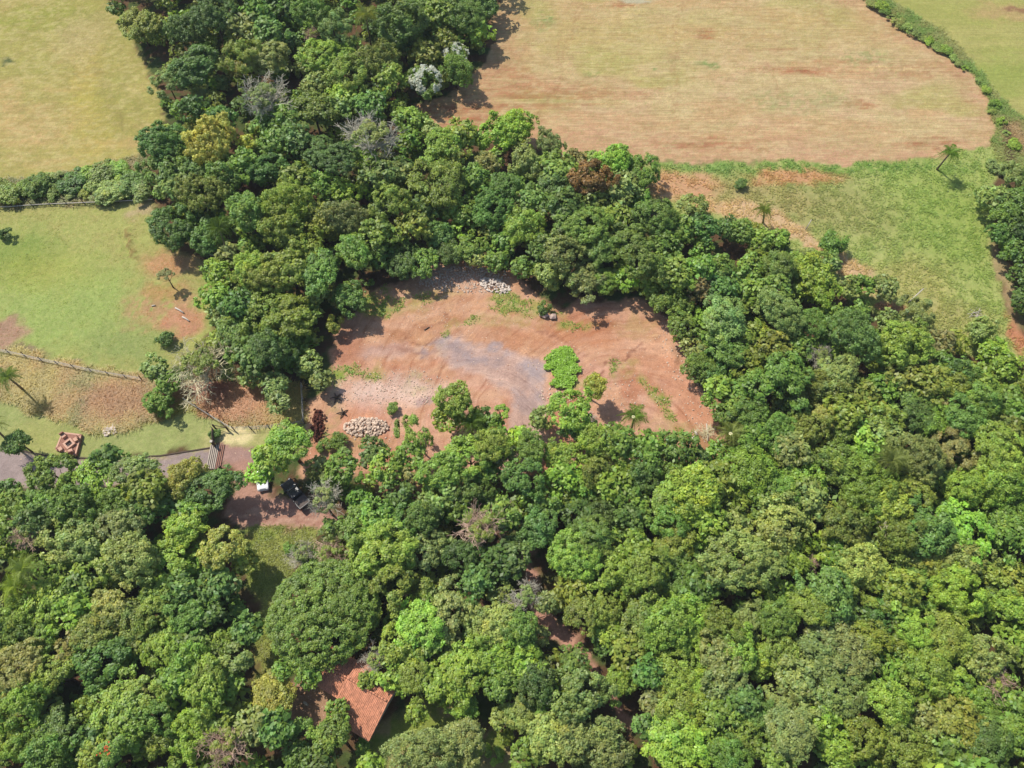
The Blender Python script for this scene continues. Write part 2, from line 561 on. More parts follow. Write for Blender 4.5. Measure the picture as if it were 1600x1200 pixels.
# tall dry grass below the wire fence
Z_DRY = [(-700, 520), (-10, 546), (60, 556), (140, 576), (225, 592), (300, 600), (470, 600), (480, 668), (370, 666), (300, 640), (215, 668), (150, 684), (90, 655), (0, 628), (-700, 600)]
w, sd = zone(Z_DRY, 0.6); setzone("dry_grass", sd)
lay(w, lin(182, 168, 98), 0.2)
lay(w * .5 * sstep(0.45, 0.62, fbm(X * 0.25, Y * 0.25, 9, 4)), lin(186, 146, 98), 0.2)
lay(w * sstep(0.55, 0.7, fbm(X * 0.4, Y * 0.4, 10, 4)), lin(148, 146, 76), 0.2)
lay(w * blob(190, 625, 60, 26, 0, 0.6, 0.8), lin(178, 130, 84), 0.15)
lay(w * blob(350, 625, 85, 34, 0, 0.5), lin(196, 150, 110), 0.15)
lay(w * blob(330, 600, 40, 24, 0, 0.5), lin(160, 106, 80), 0.2)
lay(w * blob(290, 645, 28, 14, 0, 0.5), lin(160, 162, 70), 0.15)
setmask(w, 1, 1)
# mown lawn beside the road
Z_LAWN = [(-700, 600), (0, 628), (90, 655), (150, 684), (215, 668), (300, 640), (370, 666), (480, 666), (482, 700), (400, 706), (345, 698), (250, 712), (140, 717), (70, 712), (0, 698), (-700, 640)]
w, sd = zone(Z_LAWN, 0.4); setzone("lawn", sd)
lay(w, lin(162, 166, 104), 0.14)
lay(w * sstep(0.45, 0.6, fbm(X * 0.3, Y * 0.15, 11, 4)), lin(150, 160, 98), 0.12)
lay(w * blob(80, 690, 60, 30, 0, 0.8, 0.6), lin(178, 172, 104), 0.1)
lay(w * blob(400, 680, 75, 22, 0, 0.6, 0.8), lin(186, 176, 116), 0.12)
lay(w * blob(362, 684, 26, 17, 0, 0.4), lin(232, 212, 160), 0.1)
setmask(w, 1, 0.8)
for k in range(9):
    L = line_d(X, Y, wpoly([(190, 712 - k * 5), (250, 700 - k * 6), (320, 680 - k * 4.4), (340, 672 - k * 3.8)]))
    lay(w * sstep(0.3, 0.05, L) * 0.25, lin(182, 188, 118))
# grass by the house and the track
for i, zz in enumerate(([(390, 822), (500, 826), (490, 860), (450, 900), (445, 960), (440, 1060), (400, 1060), (400, 940), (385, 880)],
                        [(560, 1120), (720, 1090), (760, 1200), (560, 1230)],
                        [(740, 1150), (800, 1140), (810, 1230), (740, 1230)])):
    w, sd = zone(zz, 0.6)
    setzone("grass_clearing" if i == 0 else "house_lawn", np.maximum(ZONES.get("house_lawn", -one * 1e9), sd) if i else sd)
    lay(w, lin(158, 162, 86) if i == 0 else lin(176, 156, 112), 0.2)
    lay(w * sstep(0.45, 0.6, N2), lin(140, 150, 72), 0.15)
    setmask(w, 1, 1)
w, sd = zone([(445, 1062), (540, 1062), (560, 1120), (540, 1150), (450, 1130)], 0.6); setzone("yard", sd)
lay(w, lin(186, 146, 118), 0.2); setmask(w, 2, 0.15)
# the red clearing
Z_CLEAR = [(470, 742), (478, 640), (505, 612), (520, 575), (520, 520), (560, 490), (570, 462), (640, 438), (690, 408), (760, 412), (810, 436), (850, 470), (880, 480), (940, 468), (1000, 470), (1055, 500), (1075, 560), (1095, 610), (1140, 660), (1140, 720), (1040, 735), (900, 735), (800, 745), (640, 745), (560, 742)]
w, sd = zone(Z_CLEAR, 0.7); setzone("red_clearing", sd)
lay(w, lin(212, 162, 134), 0.12, N1)
lay(w * sstep(0.42, 0.6, N2), lin(208, 160, 126), 0.1)
lay(w * sstep(0.52, 0.66, fbm(X * 0.22, Y * 0.22, 12, 4)), lin(194, 136, 104), 0.1)
lay(w * blob(700, 490, 160, 70, 0, 0.7, 0.6), lin(198, 150, 108), 0.15)
lay(w * blob(1010, 530, 75, 45, 0, 0.6, 0.7), lin(214, 164, 128), 0.1)
lay(w * blob(900, 520, 70, 20, 0, 0.6, 0.7), lin(190, 126, 86), 0.12)
lay(w * blob(1080, 620, 30, 60, 0.5, 0.5, 0.7), lin(208, 150, 116), 0.12)
lay(w * blob(610, 612, 85, 22, 0, 0.5, 0.85), lin(228, 198, 180), 0.12)
lay(w * blob(668, 628, 20, 8, 0, 0.4, 0.8), lin(176, 150, 146), 0.1)
lay(w * blob(600, 548, 34, 12, 0, 0.4, 0.7), lin(186, 152, 140), 0.15)
lay(w * blob(545, 545, 24, 26, 0, 0.5, 0.6), lin(176, 112, 82), 0.1)
lay(w * blob(560, 670, 50, 40, 0, 0.6, 0.5), lin(206, 136, 104), 0.1)
lay(w * blob(725, 440, 60, 18, -0.2, 0.5, 0.7), lin(220, 180, 152), 0.12)
setmask(w, 1, 0.0); setmask(w, 2, 0.07)
for b_, v in ((blob(610, 612, 85, 22), 0.5), (blob(730, 440, 70, 22, -0.2), 0.42), (blob(1070, 560, 40, 60, 0.4), 0.22), (blob(1000, 610, 60, 30), 0.16), (blob(700, 480, 90, 40), 0.14), (blob(880, 620, 40, 24), 0.3)):
    MASK[..., 2] = np.maximum(MASK[..., 2], w * b_ * v)
# weeds on the red earth
for (bx, by, rx, ry, ro, k) in ((590, 478, 26, 14, 0.2, 1), (555, 583, 34, 9, 0, 1), (520, 590, 24, 14, 0, 1), (732, 506, 14, 8, 0, .9), (705, 506, 14, 8, 0, .5), (693, 522, 5, 6, 0, 1), (695, 545, 8, 18, 0, .45),
                                (785, 470, 26, 14, -0.2, 1), (835, 480, 40, 12, -0.15, .8), (895, 508, 26, 7, 0, .8), (800, 500, 60, 14, 0, .35), (1028, 622, 10, 30, 0.6, 1), (975, 572, 22, 10, -.3, .5), (960, 580, 6, 14, 0, .5),
                                (1000, 510, 30, 20, 0, .25), (655, 600, 30, 12, 0, .5), (640, 470, 50, 20, 0, .35), (515, 660, 14, 40, 0, .45), (1050, 670, 30, 20, 0, .4), (1085, 690, 30, 20, 0, .4), (545, 690, 60, 14, 0, .5), (610, 470, 40, 16, 0, .4), (900, 605, 20, 8, 0, .6), (690, 460, 30, 10, 0, .4)):
    wb = blob(bx, by, rx, ry, ro, 0.5)
    k *= .75
    lay(wb * k * sstep(0.32, 0.56, N3 * .6 + N2 * .4), lin(138, 160, 66) if by < 640 else lin(150, 150, 84), 0.25, N3)
    setmask(wb * k, 1, 1.0)
# scraper and tyre marks: arcs round two turning points
for (ax, ay, x0_, x1_, fr, st) in ((745, 672, 600, 870, 1.5, .22), (1000, 690, 870, 1110, 1.2, .18), (640, 380, 560, 760, 1.3, .2)):
    ca = at(ax, ay)
    rr_ = np.hypot(WX * .5 + X * .5 - ca[0], (WY * .5 + Y * .5 - ca[1]) * 1.1)
    th_ = np.arctan2(Y - ca[1], X - ca[0])
    pat = fbm(rr_ * fr, th_ * 2.2, 31 + int(ax), 3)
    PXc, PYc = to_px(X, Y)
    wz = ZONES["red_clearing"] > 0
    wz = wz * sstep(x0_ - 20, x0_ + 30, PXc) * sstep(x1_ + 20, x1_ - 30, PXc) * sstep(400, 450, PYc)
    lay(wz * st * sstep(0.5, 0.66, pat), lin(176, 120, 94), 0.1)
    lay(wz * st * sstep(0.48, 0.34, pat), lin(228, 186, 158), 0.1)
# tyre marks in the soil
for pts, wd in (([(620, 530), (690, 537), (740, 546)], 0.22), ([(615, 545), (680, 553), (720, 560)], 0.22), ([(660, 512), (680, 505), (692, 494)], 0.25), ([(935, 590), (960, 560), (1010, 548)], 0.2), ([(930, 605), (945, 575), (1000, 540)], 0.2), ([(840, 520), (880, 530), (920, 560)], 0.2)):
    L = line_d(WX, WY, wpoly(pts))
    lay(sstep(wd + 0.15, wd * 0.4, L) * 0.55, lin(140, 92, 72))
# grey gravel track in the clearing
Z_TRACK = [(688, 528), (720, 528), (765, 538), (820, 556), (856, 572), (862, 596), (850, 622), (846, 672), (846, 730), (790, 730), (792, 668), (800, 640), (788, 612), (760, 592), (722, 578), (690, 560)]
w, sd = zone(Z_TRACK, 0.9); setzone("gravel_track", sd)
lay(w * 0.8, lin(208, 176, 160), 0.1)
lay(w * .7 * sstep(0.45, 0.65, fbm(X * 0.35, Y * 0.35, 13, 4)), lin(188, 164, 156), 0.1)
for bx, by, rx, ry in ((715, 540, 26, 12), (835, 580, 24, 16), (848, 605, 12, 28), (740, 560, 26, 8), (670, 545, 20, 10), (775, 545, 30, 6)):
    lay(blob(bx, by, rx, ry, -0.2, 0.6, 0.7) * sstep(0.3, 0.6, fbm(X * 0.9, Y * 0.9, 33, 4)), lin(166, 152, 152), 0.12)
for k in range(6):
    o = k * 5.2
    L = line_d(WX, WY, wpoly([(700, 541 + o * .8), (760, 551 + o * 0.9), (800, 566 + o), (826 - o * .4, 590 + o * .6), (836 - o * .9, 620), (832 - o, 668)]))
    lay(w * sstep(0.34, 0.12, L) * 0.22, lin(140, 106, 94))
setmask(w, 2, 0.1)
# paved road on the left and the earth road behind the gate
Z_ROAD = [(-700, 640), (0, 700), (70, 713), (140, 718), (250, 714), (334, 700), (338, 722), (300, 742), (120, 768), (0, 758), (-700, 720)]
w, sd = zone(Z_ROAD, 0.15, False); setzone("road", sd)
lay(w, lin(172, 153, 146), 0.08)
lay(w * sstep(0.5, 0.65, N2), lin(160, 142, 136), 0.06)
lay(w * sstep(0.8, 0.1, np.abs(sd)) * sstep(.4, .6, N3), lin(178, 160, 124), 0.1)
setmask(w, 1, 0.0); setmask(w, 2, 0.02)
Z_EARTH = [(334, 700), (392, 704), (402, 716), (396, 752), (420, 772), (470, 778), (520, 800), (580, 806), (580, 838), (500, 828), (420, 824), (350, 812), (345, 790), (372, 760), (360, 735), (338, 722)]
w, sd = zone(Z_EARTH, 0.4); setzone("earth_road", sd)
lay(w, lin(188, 144, 124), 0.12)
lay(w * blob(385, 715, 50, 14, 0, 0.5, 0.8), lin(172, 140, 130), 0.1)
for o in (0, 10, 17, 26, 34):
    L = line_d(WX, WY, wpoly([(350, 792 + o * .9), (430, 795 + o * .9), (520, 806 + o * .8)]))
    lay(w * sstep(0.5, 0.15, L) * 0.5, lin(206, 166, 142) if o in (10, 26) else lin(166, 118, 100))
setmask(w, 1, 0.1); setmask(w, 2, 0.06)
# forest track
w, sd = zone([(815, 850), (838, 860), (836, 920), (868, 960), (900, 1004), (932, 1044), (949, 1090), (990, 1135), (995, 1145), (975, 1145), (940, 1085), (912, 1034), (876, 1002), (842, 974), (812, 925)], 0.5); setzone("forest_track", sd)
lay(w, lin(200, 150, 128), 0.15)
setmask(w, 1, 0.1); setmask(w, 2, 0.08)
w, sd = zone([(520, 680), (720, 720), (760, 800), (700, 800), (560, 760)], 1.5)
lay(w * 0.8 * sstep(0.35, 0.55, N2), lin(196, 148, 112), 0.15)
# big stubble field, upper middle
Z_STUB = [(790, -500), (784, 0), (768, 36), (772, 70), (748, 108), (704, 150), (650, 165), (668, 192), (720, 210), (860, 236), (960, 246), (1030, 254), (1200, 252), (1330, 254), (1460, 246), (1548, 224), (1550, 190), (1532, 130), (1492, 92), (1432, 50), (1348, -4), (1240, -120), (1000, -500)]
w, sd = zone(Z_STUB, 0.5); setzone("stubble_field", sd)
lay(w, lin(198, 174, 128), 0.08, N1)
lay(w * .7 * sstep(0.42, 0.6, fbm(X * 0.12, Y * 0.2, 25, 5)), lin(204, 168, 132), 0.08)
lay(w * .6 * sstep(0.42, 0.62, fbm(X * 0.05, Y * 0.2, 24, 5)), lin(202, 160, 118), 0.06)
lay(w * sstep(0.5, 0.66, fbm(X * 0.05, Y * 0.12, 21, 4)) * 0.8, lin(180, 170, 106), 0.08)
lay(w * blob(960, 60, 200, 60, 0, 0.8, 0.55), lin(184, 172, 104), 0.08)
lay(w * blob(1330, 40, 140, 50, 0, 0.8, 0.5), lin(188, 170, 106), 0.08)
lay(w * sstep(9.0, 0.0, sd + (N1 - 0.5) * 14) * 0.65, lin(200, 152, 120), 0.1)
for bx, by, rx, ry, k in ((1290, 105, 95, 9, .9), (1350, 165, 24, 6, .8), (1100, 53, 16, 6, .8), (1450, 222, 50, 8, .8), (900, 150, 110, 26, .5), (1130, 225, 90, 10, .7), (1210, 75, 60, 10, .4), (1440, 110, 60, 14, .5), (720, 180, 60, 22, .9), (980, 6, 24, 6, .9), (800, 130, 40, 40, .5)):
    lay(w * blob(bx, by, rx, ry, 0.04, 0.6, k) * sstep(0.3, 0.6, fbm(X * 0.06, Y * 1.1, 22, 4)), lin(172, 112, 80), 0.15)
for bx, by, rx, ry, k in ((1105, 103, 18, 6, .9), (852, 35, 18, 16, .5), (1025, 107, 5, 4, 1), (1133, 122, 4, 3, 1), (860, 30, 4, 5, .8), (925, 115, 12, 5, .5), (1350, 90, 40, 12, .5), (1250, 160, 80, 20, .4), (1055, 98, 8, 4, .8)):
    lay(w * blob(bx, by, rx, ry, 0, 0.5, k) * sstep(0.35, 0.55, N3), lin(130, 150, 88), 0.2, N3)
lay(w * .35 * sstep(0.52, 0.64, fbm(X * .7, Y * 1.8, 53, 3)), lin(216, 194, 148), 0.1)
lay(w * .35 * sstep(0.48, 0.36, fbm(X * .6, Y * 1.6, 54, 3)), lin(172, 146, 100), 0.1)
lay(w * blob(990, 2, 26, 5, 0, 0.4), lin(190, 180, 150))
lay(w * blob(1390, 107, 70, 1.6, 0.05, 0.5, 0.8), lin(216, 186, 132))
setmask(w, 0, 0.6); setmask(w, 1, 0.25)
for pts in ([(905, 0), (895, 40), (880, 62), (875, 90), (870, 130), (835, 190)], [(912, 0), (902, 42), (888, 64), (876, 120), (842, 188)], [(1065, 0), (1054, 60), (1050, 120), (1052, 195)], [(1072, 0), (1060, 60), (1056, 120), (1058, 195)], [(1278, 0), (1286, 40), (1284, 90), (1290, 118)],
            [(1200, 100), (1210, 130), (1225, 180), (1236, 195)], [(1320, 0), (1345, 20), (1362, 45), (1366, 70)], [(1530, 150), (1510, 125), (1500, 125), (1505, 150), (1530, 195)], [(810, 10), (802, 70), (800, 110), (830, 130)], [(1195, 98), (1197, 118)]):
    L = line_d(WX, WY, wpoly(pts))
    lay(w * sstep(0.3, 0.1, L) * 0.26, lin(158, 112, 78))
# green field, upper right, and the hedgerow strip before it
Z_HEDGE = [(1250, -200), (1348, -4), (1432, 50), (1492, 92), (1532, 130), (1550, 190), (1552, 250), (1600, 270), (1680, 300), (1700, 230), (1600, 190), (1560, 150), (1520, 98), (1470, 50), (1392, 0), (1300, -200)]
w, sd = zone(Z_HEDGE, 0.6); setzone("hedge_bank", sd)
lay(w, lin(176, 166, 112), 0.2); lay(w * sstep(0.42, 0.58, N2), lin(140, 156, 86), 0.2)
lay(w * blob(1590, 215, 20, 26), lin(196, 158, 128), 0.15)
setmask(w, 1, 1)
L = line_d(WX, WY, wpoly([(1574, 190), (1578, 230), (1580, 260)])); lay(sstep(0.6, 0.2, L), lin(110, 74, 62))
Z_GREEN = [(1300, -300), (1392, 0), (1470, 50), (1520, 98), (1560, 150), (1600, 192), (1700, 240), (2400, 300), (2400, -500), (1300, -500)]
w, sd = zone(Z_GREEN, 0.6); setzone("green_field", sd)
lay(w, lin(166, 164, 92), 0.1, N1)
lay(w * sstep(0.45, 0.6, NS), lin(176, 168, 102), 0.08)
lay(w * blob(1570, 120, 60, 40, 0.5, 0.6, 0.7), lin(152, 162, 82), 0.1)
lay(w * blob(1570, 20, 50, 16, 0, 0.6, 0.7), lin(190, 156, 112), 0.1)
lay(w * blob(1590, 17, 24, 5, 0, 0.5, 0.8), lin(150, 108, 84), 0.1)
setmask(w, 0, 0.3); setmask(w, 1, 0.6)
# meadow on the right
Z_MEADOW = [(1005, 258), (1200, 254), (1330, 256), (1460, 248), (1552, 226), (1560, 260), (1545, 300), (1560, 440), (1590, 520), (1620, 560), (1560, 560), (1480, 545), (1380, 500), (1290, 440), (1240, 395), (1160, 360), (1010, 330)]
w, sd = zone(Z_MEADOW, 0.6); setzone("meadow", sd)
lay(w, lin(174, 178, 108), 0.12, N1)
lay(w * sstep(0.42, 0.6, N2), lin(166, 174, 102), 0.12)
lay(w * blob(1480, 340, 90, 90, 0, 0.7, 0.7), lin(150, 168, 80), 0.1)
lay(w * blob(1290, 320, 100, 50, -0.3, 0.7, 0.8), lin(164, 158, 100), 0.15)
lay(w * blob(1150, 300, 110, 30, -0.2, 0.6, 0.8), lin(180, 160, 110), 0.15)
lay(w * blob(1065, 290, 52, 26, 0, 0.4), lin(210, 162, 124), 0.12)
lay(w * blob(1130, 326, 60, 12, -0.25, 0.4), lin(216, 176, 134), 0.12)
lay(w * blob(1240, 278, 68, 14, 0, 0.35), lin(206, 156, 114), 0.12)
L = line_d(WX, WY, wpoly([(1150, 325), (1210, 345), (1250, 365), (1280, 392), (1330, 420), (1360, 450)]))
lay(w * sstep(2.8, 1.4, L), lin(214, 178, 140), 0.12)
lay(w * blob(1430, 440, 60, 40, 0, 0.7, 0.7), lin(186, 172, 112), 0.12)
lay(w * blob(1490, 500, 60, 30, 0, 0.7, 0.7), lin(180, 166, 110), 0.12)
lay(w * blob(1300, 262, 250, 8, 0, 0.6, 0.9) * sstep(0.35, 0.55, N3), lin(122, 152, 70), 0.15)
lay(w * blob(1390, 482, 20, 8, 0, 0.3), lin(200, 148, 118))
lay(w * blob(1100, 262, 60, 10, -.2, 0.6, 0.8) * sstep(0.35, 0.5, N2), lin(132, 158, 84), 0.15)
lay(blob(1588, 525, 14, 26, 0, 0.4), lin(200, 138, 106), 0.15)
lay(blob(1570, 430, 10, 60, 0, 0.5, 0.7), lin(196, 168, 126), 0.15)
setmask(w, 1, 1)

# relief
ZH = (N2 - 0.5) * 0.10 + (N1 - 0.5) * 0.25
_, sdc = zone(Z_CLEAR, 1)
berm = blob(1092, 605, 14, 60, 0.55, 0.6) * 0.55 + blob(1052, 525, 26, 24, 0.5, 0.6) * 0.4
ZH = ZH + berm * (0.6 + N3 * 0.8)
L = line_d(WX, WY, wpoly([(206, 362), (202, 378), (205, 392), (211, 403)]))
ZH = ZH + sstep(0.8, 0.1, L) * 0.35 - sstep(0.7, 0.1, line_d(WX + 0.5, WY, wpoly([(206, 362), (202, 378), (205, 392), (211, 403)]))) * 0.3
rd = np.maximum(ZONES["road"], -1)
ZH = ZH * sstep(0.6, -0.6, rd) * 1.0
edge = np.minimum(np.minimum(X - GX0, GX1 - X), np.minimum(Y - GY0, GY1 - Y))
ZH = ZH * sstep(0.0, 6.0, edge)


def ground_z(x, y):
    i = int(np.clip(round((x - GX0) / (GX1 - GX0) * (nx - 1)), 0, nx - 1))
    j = int(np.clip(round((y - GY0) / (GY1 - GY0) * (ny - 1)), 0, ny - 1))
    return float(ZH[j, i])


def cell(x, y):
    i = int(np.clip(round((x - GX0) / (GX1 - GX0) * (nx - 1)), 0, nx - 1))
    j = int(np.clip(round((y - GY0) / (GY1 - GY0) * (ny - 1)), 0, ny - 1))
    return j, i


ORDER = ["straw_field", "grass_verge", "pasture", "dry_grass", "lawn", "grass_clearing", "house_lawn", "yard", "red_clearing", "gravel_track", "road", "earth_road", "forest_track", "stubble_field", "hedge_bank", "green_field", "meadow"]
ZID = np.zeros(X.shape, int)
OPEN = np.full(X.shape, -1e9)
for i, n_ in enumerate(ORDER):
    ZID[ZONES[n_] > 0] = i + 1
    OPEN = np.maximum(OPEN, ZONES[n_])
FZ = ZID[:-1, :-1]
idx = np.arange(nx * ny).reshape(ny, nx)
quads = np.stack([idx[:-1, :-1], idx[:-1, 1:], idx[1:, 1:], idx[1:, :-1]], -1)
P = np.stack([X, Y, ZH], -1).reshape(-1, 3)
A_ = np.clip(ALB, 0.005, 0.9).reshape(-1, 3)
K_ = np.clip(MASK, 0, 1).reshape(-1, 3)
for zi, n_ in enumerate(["ground"] + ORDER):
    q = quads[FZ == zi]
    if len(q) == 0: continue
    used, inv = np.unique(q.ravel(), return_inverse=True)
    V, F, CA, CK = P[used], inv.reshape(-1, 4), A_[used], K_[used]
    if zi == 0:          # the sheet goes on to the horizon
        B = 3000.0
        ext = np.array([(-B, -B, 0), (B, -B, 0), (B, B, 0), (-B, B, 0), (GX0, GY0, 0), (GX1, GY0, 0), (GX1, GY1, 0), (GX0, GY1, 0)])
        o = len(V)
        V = np.vstack([V, ext])
        F = np.vstack([F, np.array([[0, 1, 5, 4], [1, 2, 6, 5], [2, 3, 7, 6], [3, 0, 4, 7]]) + o])
        CA = np.vstack([CA, np.tile(lin(120, 122, 70), (8, 1))])
        CK = np.vstack([CK, np.tile([0, 1, 0], (8, 1))])
    me = np_mesh(n_, V, F, {'red_clearing': M_SOIL, 'gravel_track': M_GRAVEL}.get(n_, M_GROUND), True, {"albedo": CA, "mask": CK})
    tag(link(n_, me), kind='structure')

# ------------------------------------------------------------------ foliage meshes
def unit(v):
    return v / np.maximum(np.linalg.norm(v, axis=-1, keepdims=True), 1e-9)


def leaf_cloud(rng, centres, radii, n, leaf, tint_lobe=0.16, tint_leaf=0.16, up=0.35, jitter=0.65, flat=1.0, inner=0.45, hue=0.10, lobe_tint=None):
    """leaf faces spread over a set of lobes; returns V, F, tint"""
    w = radii ** 2
    li = rng.choice(len(centres), n, p=w / w.sum())
    d = unit(rng.normal(size=(n, 3)))
    out = unit(centres[li] * np.array([1, 1, 1.0]) + 1e-6)
    flip = (d * out).sum(1) < -0.25
    d[flip] *= -1
    rad = radii[li] * np.clip(0.88 + 0.3 * rng.normal(size=n), 0.2, 1.75)
    pos = centres[li] + d * rad[:, None] * np.array([1, 1, flat])
    keep = np.linalg.norm(pos, axis=1) > inner
    pos, d, li = pos[keep], d[keep], li[keep]
    n = len(pos)
    nrm = unit(d + rng.normal(size=(n, 3)) * jitter * 0.6 + np.array([0, 0, up]))
    t1 = unit(np.cross(nrm, unit(rng.normal(size=(n, 3)))))
    t2 = np.cross(nrm, t1)
    s = leaf * (0.6 + 0.8 * rng.random(n))
    a = t1 * s[:, None]
    b = t2 * (s * 0.62)[:, None]
    V = np.stack([pos - a, pos - b * 0.9, pos + a, pos + b], 1).reshape(-1, 3)
    F = np.arange(4 * n).reshape(n, 4)
    lt = 1 + tint_lobe * rng.normal(size=len(centres))
    if lobe_tint is not None: lt = lt * lobe_tint
    lh = hue * rng.normal(size=len(centres))
    t = np.clip(lt[li] * (1 + tint_leaf * rng.normal(size=n)), 0.5, 1.6)
    h = lh[li] + 0.05 * rng.normal(size=n)
    tint = np.stack([t * (1 + h), t, t * (1 - h)], 1)
    return V, F, np.repeat(tint, 4, 0)


def crown(seed, R0, nl, leaf, style):
    """big limbs' masses, each broken into many small leaf sprays"""
    rng = np.random.default_rng(seed)
    if style == 'fine': k, b0, b1, rad, sub, s0, s1 = 26, .24, .34, (.56, .68), 12, .08, .13
    elif style == 'loose': k, b0, b1, rad, sub, s0, s1 = 11, .2, .36, (.4, .8), 9, .07, .16
    elif style == 'flat': k, b0, b1, rad, sub, s0, s1 = 17, .2, .38, (.5, .74), 12, .07, .14
    else: k, b0, b1, rad, sub, s0, s1 = 13, .26, .46, (.44, .66), 12, .08, .17
    if R0 > 4: k, b0, b1, s0, s1 = int(k * 1.6), b0 * .82, b1 * .82, s0 * .75, s1 * .75
    if R0 > 7: k, b0, b1, rad, sub, s0, s1 = 110, .15, .19, (.78, .84), 14, .04, .06
    if R0 < 2.2: k, s0, s1 = max(7, int(k * .7)), s0 * 1.35, s1 * 1.35
    d = unit(rng.normal(size=(k * 4, 3)))
    d = d[d[:, 2] > -0.3][:k]
    for _ in range(8):
        diff = d[:, None] - d[None]
        dist = np.linalg.norm(diff, axis=2) + np.eye(len(d))
        d = unit(d + 0.12 * (diff / dist[..., None] ** 3).sum(1) / len(d))
    ang = np.arctan2(d[:, 1], d[:, 0])
    p1, p2 = rng.uniform(0, 6.28, 2)
    amp = .2 if R0 > 7 else 1.0
    rr = rng.uniform(rad[0], rad[1], len(d)) * (1 + amp * (0.16 * np.sin(2 * ang + p1) + 0.12 * np.sin(3 * ang + p2))) * (1 + rng.normal(0, 0.09 * amp, len(d)))
    c = d * rr[:, None]
    c[:, 2] *= 0.85 if style != 'flat' else 0.55
    if style != 'loose': c = np.vstack([c, rng.normal(0, .16, (max(3, k // 5), 3))])
    r = rng.uniform(b0, b1, len(c))
    C, RR, LT = [], [], []
    for ci, ri in zip(c, r):
        o = unit(ci + np.array([0, 0, .25]))
        e = unit(rng.normal(size=(sub * 3, 3)) + o * .75)[:sub]
        q = ci + e * (ri * rng.uniform(.62 if R0 < 7 else .85, 1.08, (sub, 1))) * np.array([1, 1, .8])
        C.append(q); RR.append(rng.uniform(s0, s1, sub)); LT.append(np.full(sub, 1 + rng.normal(0, .09)))
    C, RR, LT = np.vstack(C), np.concatenate(RR), np.concatenate(LT)
    return leaf_cloud(rng, C, RR, nl, leaf / R0, inner=0.3 if style != 'loose' else 0.1, up=0.62, tint_lobe=0.08, hue=0.05, lobe_tint=LT)


def crown_mesh(name, seed, R0, nl, leaf, style):
    V, F, T = crown(seed, R0, nl, leaf, style)
    return np_mesh(name, V, F, M_LEAF, False, {"tint": T})


CROWNS = {
    'S': [crown_mesh("crown", 100 + i, 1.8, 4200, 0.125, t) for i, t in enumerate(('lobed', 'flat', 'loose', 'lobed', 'fine', 'lobed'))],
    'M': [crown_mesh("crown", 200 + i, 3.0, n_, l_, t) for i, (t, n_, l_) in enumerate((('lobed', 11000, .13), ('flat', 11000, .125), ('lobed', 8500, .155), ('fine', 13000, .115), ('lobed', 10500, .135), ('flat', 8500, .15), ('lobed', 13000, .12)))],
    'Mf': [crown_mesh("crown", 230 + i, 3.0, 14000, 0.11, 'fine') for i in range(1)],
    'Ms': [crown_mesh("crown", 250 + i, 3.0, 8000, 0.12, 'loose') for i in range(2)],
    'L': [crown_mesh("crown", 300 + i, 4.6, n_, l_, t) for i, (t, n_, l_) in enumerate((('lobed', 20000, .14), ('flat', 20000, .14), ('fine', 24000, .125), ('lobed', 18000, .16), ('flat', 22000, .13)))],
    'Lf': [crown_mesh("crown", 330 + i, 4.6, 26000, 0.12, 'fine') for i in range(1)],
    'Ls': [crown_mesh("crown", 350 + i, 4.6, 15000, 0.13, 'loose') for i in range(1)],
    'X': [crown_mesh("crown", 400, 8.0, 70000, 0.145, 'fine')],
}


def trunk_mesh(seed, limbs=5):
    rng = random.Random(seed)
    m = MB()
    lx, ly = rng.uniform(-.05, .05), rng.uniform(-.05, .05)
    m.tube([(0, 0, -0.02), (lx * .4, ly * .4, .25), (lx, ly, .6), (lx * 1.3, ly * 1.3, .95)], [0.05, .036, .028, .012], 7)
    for k in range(limbs):
        a = 2 * math.pi * (k + rng.random() * .7) / limbs
        z0 = rng.uniform(.45, .72)
        l = rng.uniform(.25, .42)
        m.tube([(lx, ly, z0), (lx + math.cos(a) * l * .5, ly + math.sin(a) * l * .5, z0 + .16), (lx + math.cos(a) * l, ly + math.sin(a) * l, z0 + .3)], [.018, .012, .004], 5)
    return m.mesh("trunk", M_BARK, True)


TRUNKS = [trunk_mesh(i) for i in range(5)]


